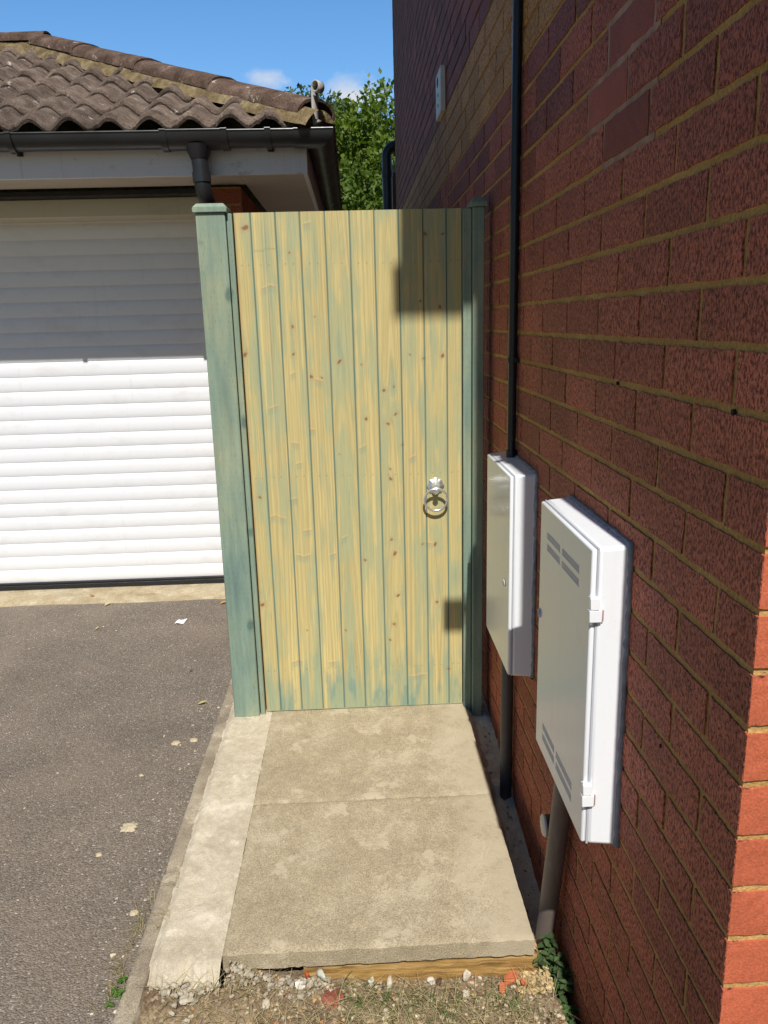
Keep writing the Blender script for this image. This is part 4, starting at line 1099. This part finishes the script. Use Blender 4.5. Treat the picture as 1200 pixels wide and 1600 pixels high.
# moulded corner
mb = half_round((gx - 0.105, gy, gz + .001), (gx, gy, gz + .001), 0.0610, 0.006, 0.0, 1.0); mb.build('corner_piece', MAT_GUTTER, gt, smooth=True)
mb = half_round((gx, gy, gz + .001), (gx, gy + 0.105, gz + .001), 0.0610, 0.006, -1.0, 0.0); mb.build('corner_piece', MAT_GUTTER, gt, smooth=True)
for xx, wd in ((-0.755, 0.026), (-0.505, 0.026)):
    half_round((xx - wd / 2, gy, gz + .004), (xx + wd / 2, gy, gz + .004), 0.0690, 0.010).build('union', MAT_GUTTER, gt, smooth=True)
half_round((-0.755, gy, gz + .003), (-0.505, gy, gz + .003), 0.0640, 0.008).build('outlet', MAT_GUTTER, gt, smooth=True)
for xx in (-1.385, -0.325, -2.2):
    mb = half_round((xx - .012, gy, gz + .004), (xx + .012, gy, gz + .004), 0.0655, 0.008)
    mb.box(xx - .012, xx + .012, FY - 0.012, FY - .001, FZ0 + 0.088, gz - .01); mb.build('bracket', MAT_GUTTER, gt, smooth=True)
# downpipe with offset bend back to the wall
mb = MB(); dx_ = -0.622
mb.tube([(dx_, gy, gz - 0.045), (dx_, gy, gz - 0.075), (dx_, gy, gz - 0.10)], [0.058, 0.047, 0.036], 20, cap=False)
mb.tube([(dx_, gy, gz - 0.098), (dx_ + .003, gy, gz - 0.155)], 0.0345, 20)
mb.tube([(dx_ + .003, gy, gz - 0.150), (dx_ + .004, gy, gz - 0.190)], 0.0390, 20)
mb.tube([(dx_ + .004, gy, gz - 0.188), (dx_ + .006, gy, gz - 0.215), (dx_ + .010, gy + 0.012, gz - 0.240), (dx_ + .014, gy + 0.05, gz - 0.268), (dx_ + .018, gy + 0.23, gz - 0.36), (dx_ + .018, gy + 0.285, gz - 0.40), (dx_ + .018, gy + 0.30, gz - 0.45)], 0.0345, 20)
mb.tube([(dx_ + .018, gy + 0.30, gz - 0.44), (dx_ + .018, gy + 0.30, 0.03)], 0.034, 20)
mb.build('downpipe', MAT_GUTTER, gt, smooth=True)

# ================================================================== TREES
def tree(name, label, x, y, zc, R_, Rz, nleaf, cols, lsz, seed, trunk_r, zbase=-0.2):
    r = np.random.RandomState(seed)
    root = thing(name, label, 'tree', (x, y, zbase), 'trees beyond the gate')
    mb = MB(); top = zc + 0.25 * Rz
    mb.tube([(x, y, zbase), (x + .05, y, zc - .7 * Rz), (x - .04, y + .05, zc), (x, y, top)], [trunk_r, trunk_r * .8, trunk_r * .5, trunk_r * .15], 10)
    # clumps
    nclump = 46
    u = r.normal(size=(nclump, 3)); u /= np.linalg.norm(u, axis=1)[:, None]
    rad = r.uniform(0.55, 1.0, nclump) ** 0.6
    cc_ = u * rad[:, None] * np.array((R_, R_, Rz)) + np.array((x, y, zc))
    for q in cc_[:16]:
        s_ = Vector((x, y, zc - 0.45 * Rz)).lerp(Vector(q), 0.15)
        mid = s_.lerp(Vector(q), 0.5) + Vector((0, 0, 0.1 * Rz))
        mb.tube([s_, mid, Vector(q)], [trunk_r * .4, trunk_r * .22, trunk_r * .06], 6)
    mb.build('trunk', MAT_BARK, root, smooth='all')
    per = nleaf // nclump
    C = []; 
    for q in cc_:
        s = R_ * r.uniform(0.20, 0.38)
        d = r.normal(size=(per, 3)); d /= np.linalg.norm(d, axis=1)[:, None]
        C.append(q + d * (s * r.uniform(0.25, 1.0, per) ** 0.5)[:, None] * np.array((1, 1, .8)))
    # whippy shoots at the outline
    for k in range(60):
        dq = r.normal(size=3); dq[2] = abs(dq[2]) + .3; dq /= np.linalg.norm(dq)
        p0 = dq * np.array((R_, R_, Rz)) * 0.92 + np.array((x, y, zc))
        t = r.uniform(0, 1, 26)
        C.append(p0 + (dq * np.array((.6, .6, 1)) * R_ * 0.30)[None, :] * t[:, None] + r.normal(size=(26, 3)) * 0.035 * R_ * (1.15 - t)[:, None])
    P = np.concatenate(C); N = len(P)
    ax = r.normal(size=(N, 3)); ax[:, 2] -= 0.5; ax /= np.linalg.norm(ax, axis=1)[:, None]
    nn = r.normal(size=(N, 3)) + np.array((0, -0.3, 0.9)); w = np.cross(ax, nn); w /= np.linalg.norm(w, axis=1)[:, None]
    L = lsz * r.uniform(0.6, 1.25, N)[:, None]
    v0 = P; v1 = P + ax * L * .5 + w * L * .28; v2 = P + ax * L; v3 = P + ax * L * .5 - w * L * .28
    V = np.stack([v0, v1, v2, v3], 1).reshape(-1, 3)
    F = np.arange(4 * N).reshape(N, 4)
    ca, cb = np.array(cols[0]), np.array(cols[1]); t = r.rand(N)[:, None]
    col = np.repeat((ca * (1 - t) + cb * t) * r.uniform(.8, 1.2, (N, 1)), 4, 0)
    mb = MB(); mb.add(V, F, 0, col); mb.build('crown', MAT_LEAF, root, fix=False)
tree('garden_tree', 'bushy bright green tree between the garage roof and the house', 0.70, 12.5, 2.95, 1.55, 1.60, 26000, [(0.075, 0.130, 0.016), (0.165, 0.225, 0.030)], 0.095, 3, 0.10)
tree('garden_tree', 'darker bluish green tree farther back, just behind the garage roof corner', -0.75, 16.5, 4.15, 1.45, 1.35, 18000, [(0.038, 0.080, 0.034), (0.085, 0.14, 0.052)], 0.11, 8, 0.12)
tree('garden_tree', 'low dense green tree filling the gap above the wooden gate', 0.35, 10.9, 2.35, 1.0, 0.95, 16000, [(0.060, 0.110, 0.015), (0.135, 0.195, 0.028)], 0.08, 17, 0.07)

# ================================================================== SMALL THINGS ON THE GROUND
_ico = None
def ico_arrays(sub=1):
    bm = bmesh.new(); bmesh.ops.create_icosphere(bm, subdivisions=sub, radius=1)
    v = np.array([q.co[:] for q in bm.verts]); f = [tuple(x.index for x in q.verts) for q in bm.faces]; bm.free(); return v, f
IV, IF = ico_arrays(1); IV2, IF2 = ico_arrays(2); IV3, IF3 = ico_arrays(3)
def stone(mb, c, s, col, r, hi=0):
    V, F = ((IV, IF), (IV2, IF2), (IV3, IF3))[hi]
    V = V.copy()
    for k in range(7):                       # facet it with random cuts
        n = r.normal(size=3); n /= np.linalg.norm(n); d = r.uniform(.45, .8)
        p_ = V @ n; V = V - np.where(p_ > d, p_ - d, 0)[:, None] * n
    if hi: V = V * (1 + 0.10 * (r.rand(len(V), 1) - .5))
    a = r.uniform(0, 6.28); ca, sa = math.cos(a), math.sin(a)
    V = V * np.array(s); V = V @ np.array([[ca, -sa, 0], [sa, ca, 0], [0, 0, 1]]).T
    mb.add(V + np.array(c), F, 0, np.tile(np.clip(col, 0, .9), (len(V), 1)))
r = np.random.RandomState(4)
mb = MB()
for k in range(2600):
    x = r.uniform(-0.50, 0.43); y = r.uniform(1.22, 1.50)
    s = 0.0022 + 0.0062 * r.rand() ** 3
    base = [(0.42, 0.34, 0.22), (0.33, 0.25, 0.155), (0.50, 0.42, 0.30), (0.44, 0.27, 0.12), (0.25, 0.19, 0.13), (0.40, 0.17, 0.09)][r.choice(6, p=[.3, .24, .18, .12, .12, .04])]
    stone(mb, (x, y, float(soil_z(np.array(x), np.array(y))) + s * .3), (s, s * r.uniform(.7, 1), s * r.uniform(.5, .8)), np.array(base) * r.uniform(.8, 1.2), r)
# crumbled mortar along the foot of the slab
for k in range(270):
    x = r.uniform(-0.47, -0.10); y = 1.492 - abs(r.normal(0, 0.022)) - 0.004
    if x < -.345: y -= 0.05
    s = 0.003 + 0.0075 * r.rand() ** 2
    stone(mb, (x, y, float(soil_z(np.array(x), np.array(y))) + s * .5 + 0.010 * r.rand()), (s, s * .9, s * .75), np.array((0.42, 0.365, 0.275)) * r.uniform(.7, 1.15), r)
for k in range(160):
    x = r.uniform(0.33, 0.42); y = r.uniform(1.44, 1.56); s = 0.004 + 0.009 * r.rand() ** 2
    stone(mb, (x, y, float(soil_z(np.array(x), np.array(y))) + s * .4), (s, s * .9, s * .6), np.array((0.55, 0.40, 0.20)) * r.uniform(.8, 1.15), r)
for k in range(70):                          # debris in the mortar channel
    y = r.uniform(1.6, 2.55); x = r.uniform(.385, .45); s = 0.002 + 0.004 * r.rand() ** 2
    stone(mb, (x, y, -0.030 - 0.125 * min(1, max(0, (2.6 - y))) + .004), (s, s, s * .7), np.array((0.42, 0.40, 0.36)) * r.uniform(.5, 1.1), r)
tag(mb.build('gravel', MAT_STONE, fix=False), kind='stuff')
# cement crumbs dropped on the drive
mb = MB()
for k in range(330):
    t = r.rand()
    if t < 0.55: x = -0.556 - abs(r.normal(0, 0.06)); y = r.uniform(1.25, 2.75)
    else: x = r.uniform(-1.6, -0.6); y = r.uniform(1.3, 3.8)
    s = 0.0018 + 0.0055 * r.rand() ** 4
    stone(mb, (x, y, -0.0205), (s, s * r.uniform(.6, 1), s * .35), np.array((0.56, 0.50, 0.40)) * r.uniform(.7, 1.1), r)
tag(mb.build('cement_crumbs', MAT_STONE, fix=False), kind='stuff')
# splats of dried cement on the drive
SPL = [(-0.705, 2.010, .022, 'large pale splat of dried cement on the drive, level with the slab joint'), (-0.611, 2.490, .013, 'pale cement splat on the drive closest to the gate post'), (-0.671, 2.474, .014, 'pale cement splat on the drive a hand left of the one by the post'),
       (-0.596, 1.664, .010, 'small yellowish cement splat at the driveway edge beside dry grass'), (-0.755, 1.893, .008, 'small cement splat nearest below the largest splat on the drive'), (-0.74, 2.28, .006, 'tiny cement splat alone in the middle of the drive')]
for (x, y, s, lab) in SPL:
    mb = MB(); n = 40
    
    rr3 = np.random.RandomState(int(abs(x) * 1e4))
    ph = rr3.uniform(0, 6.28, 5); am = rr3.uniform(.02, .12, 5)
    V = [(x, y, -0.0165)]
    for q, hz in ((0.55, -0.0172), (0.85, -0.0182), (1.0, -0.0215)):
        for k in range(n):
            a = 2 * math.pi * k / n
            rad = s * q * (1 + sum(am[j] * math.sin((2 * j + 2) * a + ph[j]) for j in range(5)) + rr3.uniform(-.06, .06))
            V.append((x + rad * math.cos(a) * 1.1, y + rad * math.sin(a), hz + rr3.uniform(-.0006, .0006)))
    F = [(0, 1 + k, 1 + (k + 1) % n) for k in range(n)]
    for l in range(2):
        for k in range(n):
            k2 = (k + 1) % n; F.append((1 + l*n + k, 1 + (l+1)*n + k, 1 + (l+1)*n + k2, 1 + l*n + k2))
    mb.add(V, F, 0, (0.50, 0.42, 0.28))
    tag(mb.build('cement_splat', MAT_STONE, base=(x, y, -0.02), smooth='all'), lab, 'cement splat', 'cement splats on the drive')
# single larger stones
def lone(name, x, y, s, col, label, cat, seed, dz=0.35, group=None):
    rr4 = np.random.RandomState(seed); mb = MB()
    z = float(soil_z(np.array(x), np.array(y))) if x > -0.51 else -0.022
    stone(mb, (x, y, z + s[2] * dz), s, np.array(col), rr4, 2)
    return tag(mb.build(name, MAT_STONE, base=(x, y, z), smooth=True), label, cat, group)
GR = 'loose stones on the bare earth'
lone('stone', -0.172, 1.474, (.017, .013, .012), (.74, .70, .62), 'bright white jagged stone on the earth left of the red brick piece', 'stone', 1, .7, GR)
lone('stone', -0.122, 1.492, (.017, .010, .016), (.50, .50, .41), 'grey tan stone leaning on the slab behind the red brick piece', 'stone', 2, .8, GR)
lone('stone', -0.010, 1.492, (.017, .009, .010), (.56, .57, .45), 'pale ribbed stone leaning on the middle of the timber board', 'stone', 13, .7, GR)
lone('stone', 0.035, 1.492, (.019, .009, .010), (.58, .52, .42), 'flat tan stone at the foot of the timber board', 'stone', 14, .7, GR)
lone('stone', 0.215, 1.490, (.011, .008, .020), (.62, .55, .42), 'upright cream stone standing against the timber board', 'stone', 5, .7, GR)
lone('stone', 0.207, 1.448, (.012, .010, .009), (.60, .54, .44), 'cream stone lying in front of the upright cream stone', 'stone', 6, .5, GR)
lone('stone', 0.130, 1.490, (.014, .009, .010), (.66, .60, .50), 'white stone against the timber board beside the round brown nut', 'stone', 7, .7, GR)
lone('stone', -0.245, 1.425, (.013, .010, .008), (.55, .49, .38), 'flat buff stone alone among gravel below the haunch', 'stone', 8, .5, GR)
lone('stone', -0.415, 1.405, (.017, .012, .007), (.48, .43, .34), 'broad grey stone on the earth near the kerb', 'stone', 9, .5, GR)
lone('stone', 0.02, 1.405, (.016, .010, .007), (.56, .49, .37), 'low tan stone among grass blades at the middle of the earth strip', 'stone', 10, .5, GR)
lone('pebble', -0.606, 1.527, (.010, .007, .007), (.62, .53, .36), 'smooth yellowish pebble on the drive beside the kerb', 'pebble', 11, .6)
lone('brick_piece', -0.092, 1.442, (.036, .030, .011), (.27, .085, .055), 'crumbling dull red brick piece half sunk in the earth', 'brick piece', 12, .35)
lone('nut_shell', 0.150, 1.489, (.009, .008, .009), (.10, .05, .03), 'round dark brown nut shell against the timber board', 'nut shell', 15, .8)
lone('terracotta_chip', -0.158, 1.494, (.010, .006, .009), (.50, .10, .03), 'bright orange clay chip under the left end of the slab edge', 'clay chip', 16, .9)
# orange shards by the pipe
SH = [((0.315, 1.483), .024, .5, 0.25, 'long orange clay shard leaning on the timber board by the weed'), ((0.290, 1.452), .014, 1.3, .5, 'pink orange clay shard in front of the long leaning shard'), ((0.345, 1.464), .012, 2.4, .7, 'rounded orange clay shard nearest the weed')]
for (xy, s, an, ti, lab) in SH:
    mb = MB(); x, y = xy; z = float(soil_z(np.array(x), np.array(y))) + .006
    out = [(-1, -.35), (-.3, -.5), (.7, -.42), (1.0, .1), (.4, .5), (-.5, .38)]
    ca, sa = math.cos(an), math.sin(an); V = []
    for h_ in (0, .006):
        for (p_, q_) in out:
            X_, Y_ = (p_ * ca - q_ * sa) * s, (p_ * sa + q_ * ca) * s
            V.append((x + X_, y + Y_ * math.cos(ti), z + Y_ * math.sin(ti) + s * .3 * math.sin(ti) + h_))
    n = 6; F = [tuple(range(n))[::-1], tuple(range(n, 2 * n))] + [(k, (k + 1) % n, n + (k + 1) % n, n + k) for k in range(n)]
    mb.add(V, F); tag(mb.build('clay_shard', MAT_SHARD, base=(x, y, z), bevel=.001), lab, 'clay shard', 'orange clay shards')

def leaf_mesh(mb, c, d, up, L, W, col, toothed=False, fold=0.25, n=7, curl=0.0):
    c = Vector(c); d = Vector(d).normalized(); s = d.cross(Vector(up)).normalized(); u = s.cross(d)
    V = []; F = []
    for i in range(n + 1):
        t = i / n; w = W * (math.sin(math.pi * min(1, t * 0.93 + 0.04)) ** 0.8) * (1.15 - 0.5 * t)
        if toothed: w *= (1.12 if i % 2 else 0.82)
        p_ = c + d * (L * t) + u * (curl * L * (t * t))
        V += [p_ - s * w + u * (fold * w), p_, p_ + s * w + u * (fold * w)]
    for i in range(n):
        a = 3 * i; F += [(a, a + 1, a + 4, a + 3), (a + 1, a + 2, a + 5, a + 4)]
    cc_ = np.tile(col, (len(V), 1)); cc_[1::3] = cc_[1::3] * 1.25
    mb.add(V, F, 0, cc_)
# fallen leaves on the drive and apron
LV = [((-0.646, 2.751), .035, 0.2, (.42, .38, .16), 'yellow green curled leaf on the drive near the gate post foot'), ((-1.298, 3.57), .022, 1.1, (.46, .36, .16), 'small tan leaf on the drive in front of the roller door'),
      ((-0.745, 3.86), .040, .4, (.50, .27, .09), 'orange brown leaf at the apron edge by the gate post'), ((-1.45, 4.03), .035, 3.0, (.36, .20, .10), 'brown leaf lying on the apron under the roller door'),
      ((-1.355, 3.90), .035, .9, (.55, .44, .25), 'straw coloured leaf at the front edge of the apron'), ((-0.70, 4.00), .035, 0.3, (.30, .24, .14), 'dull brown leaf on the apron corner by the gate post'), ((-0.74, 3.05), .018, .5, (.09, .07, .05), 'tiny dark leaf on the drive between paper scrap and kerb')]
for (xy, s, a, col, lab) in LV:
    mb = MB(); z = -0.010 if xy[1] > 3.92 else -0.020
    leaf_mesh(mb, (xy[0], xy[1], z + .003), (math.cos(a), math.sin(a), 0.12), (0, 0, 1), s, s * .27, np.array(col), False, .5, 8, .15)
    o = mb.build('fallen_leaf', MAT_DRYLEAF, base=(xy[0], xy[1], z), smooth='all', fix=False)
    tag(o, lab, 'leaf', 'fallen leaves')
mb = MB(); mb.grid(np.array([[(-0.925 + .044 * i / 4 + .010 * j / 3, 3.60 + .055 * j / 3, -0.016 + .003 * math.sin(i * 1.3 + j)) for j in range(4)] for i in range(5)]))
tag(mb.build('paper_scrap', MAT_PAPER, base=(-0.9, 3.61, -0.019), smooth='all'), 'small white scrap of paper on the asphalt before the roller door', 'paper')
# grass: straw and green blades in the earth strip
mb = MB(); r = np.random.RandomState(9)
def blade(x, y, z, L, a, lean, col, w=0.0011):
    n = 5; V = []; F = []
    dx, dy = math.cos(a), math.sin(a)
    for i in range(n + 1):
        t = i / n; rr5 = lean * L * t ** 1.5; h_ = L * t * (1 - 0.55 * min(lean, 1.2) * t)
        ww = w * (1 - t * .9)
        V += [(x + dx * rr5 - dy * ww, y + dy * rr5 + dx * ww, z + h_), (x + dx * rr5 + dy * ww, y + dy * rr5 - dx * ww, z + h_)]
    for i in range(n): F.append((2*i, 2*i+1, 2*i+3, 2*i+2))
    mb.add(V, F, 0, np.tile(col, (len(V), 1)))
tufts = [(-.38, 1.40, 30, 0), (-.43, 1.37, 24, 0), (-.30, 1.44, 28, 0), (-.22, 1.40, 24, 0), (-.05, 1.41, 34, 1), (0.0, 1.44, 30, 1), (.06, 1.42, 40, 1), (.11, 1.45, 30, 1), (.15, 1.40, 34, 1), (.20, 1.42, 26, 1), (.27, 1.42, 30, 1), (-.02, 1.485, 12, 1), (.32, 1.39, 30, 1), (-.13, 1.39, 20, 0), (-.06, 1.46, 18, 1), (.02, 1.38, 30, 0), (.10, 1.37, 30, 0), (.24, 1.37, 30, 0), (-.33, 1.37, 24, 0), (-.25, 1.36, 20, 0), (.36, 1.43, 16, 1)]
for (x, y, n, g) in tufts:
    for k in range(n):
        xx, yy_ = x + r.normal(0, .020), min(1.488, y + r.normal(0, .018)); gcol = r.rand() < (.74 if g else .10)
        col = np.array((.105, .160, .040)) * r.uniform(.7, 1.5) if gcol else np.array((.50, .41, .22)) * r.uniform(.7, 1.15)
        blade(xx, yy_, float(soil_z(np.array(xx), np.array(yy_))), r.uniform(.018, .055), r.uniform(0, 6.28), r.uniform(.5, 1.6), col, r.uniform(.0006, .0013))
for (x, y, n) in ((-.566, 1.60, 50), (-.572, 1.50, 45), (-.565, 1.70, 18), (-.505, 1.62, 14), (-.507, 1.75, 12), (-.575, 1.42, 20)):
    for k in range(n):
        xx, yy_ = x + r.normal(0, .007), y + r.normal(0, .035)
        col = np.array((.44, .35, .17)) * r.uniform(.6, 1.2) if r.rand() < .8 else np.array((.12, .15, .05))
        blade(xx, yy_, -.022 if x < -.54 else -.008, r.uniform(.012, .045), r.uniform(1.6, 4.7), r.uniform(.7, 1.8), col, .0006)
for k in range(620):                          # flat dead straws
    x, y = r.uniform(-.48, .40), r.uniform(1.27, 1.475); z = float(soil_z(np.array(x), np.array(y))) + .008
    blade(x, y, z, r.uniform(.02, .05), r.uniform(0, 6.28), 1.7, np.array((.56, .47, .28)) * r.uniform(.7, 1.1), .0007)
tag(mb.build('grass', MAT_LEAF, fix=False), kind='stuff')
# green weed at the drive edge and the leafy weed by the pipe
def weed(name, label, x, y, z, nst, hgt, spread, col, L, seed, bias=(0, 0)):
    r = np.random.RandomState(seed); root = thing(name, label, 'weed', (x, y, z))
    ms, ml = MB(), MB()
    for s in range(nst):
        a = r.uniform(0, 6.28); ln = hgt * r.uniform(.5, 1.1); sp = spread * r.uniform(.3, 1)
        bx, by = x + r.normal(0, spread * .22), y + r.normal(0, spread * .42)
        tip = Vector((bx + math.cos(a) * sp * .5 + bias[0], by + math.sin(a) * sp * .6 + bias[1], z + ln)); b0 = Vector((bx, by, z))
        midp = b0.lerp(tip, .5) + Vector((0, 0, ln * .12))
        ms.tube([b0, midp, tip], [.0014, .0011, .0006], 6)
        for k in range(5):
            t = .3 + .7 * k / 4; p_ = b0.lerp(midp, t * 2) if t < .5 else midp.lerp(tip, t * 2 - 1)
            for sd_ in (0, math.pi):
                aa = a + 1.57 * (k % 2) + sd_ + r.uniform(-.4, .4)
                sz = L * r.uniform(.65, 1.15) * (1.1 - .4 * t)
                leaf_mesh(ml, p_, (math.cos(aa), math.sin(aa), r.uniform(-.25, .5)), (0, 0, 1), sz, sz * .36, np.array(col) * r.uniform(.7, 1.3), True, .3, 8, -.2)
    ms.build('stem', MAT_BARK, root, smooth='all'); ml.build('foliage', MAT_LEAF, root, smooth='all', fix=False)
weed('leafy_weed', 'bushy weed with small toothed grey green leaves at the foot of the brick wall', 0.428, 1.515, -0.155, 20, .095, .060, (.070, .115, .045), .028, 5)
weed('leafy_weed', 'small green weed at the bottom edge of the picture against the house wall', 0.425, 1.385, -0.165, 9, .055, .05, (.065, .12, .04), .022, 6)
weed('ground_weed', 'low bright green weed on the drive beside the kerb', -0.570, 1.415, -0.022, 4, .012, .026, (.085, .17, .03), .014, 7)
weed('ground_weed', 'sprawling green weed on the bare earth right of the red brick piece', -0.045, 1.435, -0.112, 8, .020, .06, (.070, .115, .035), .013, 12)
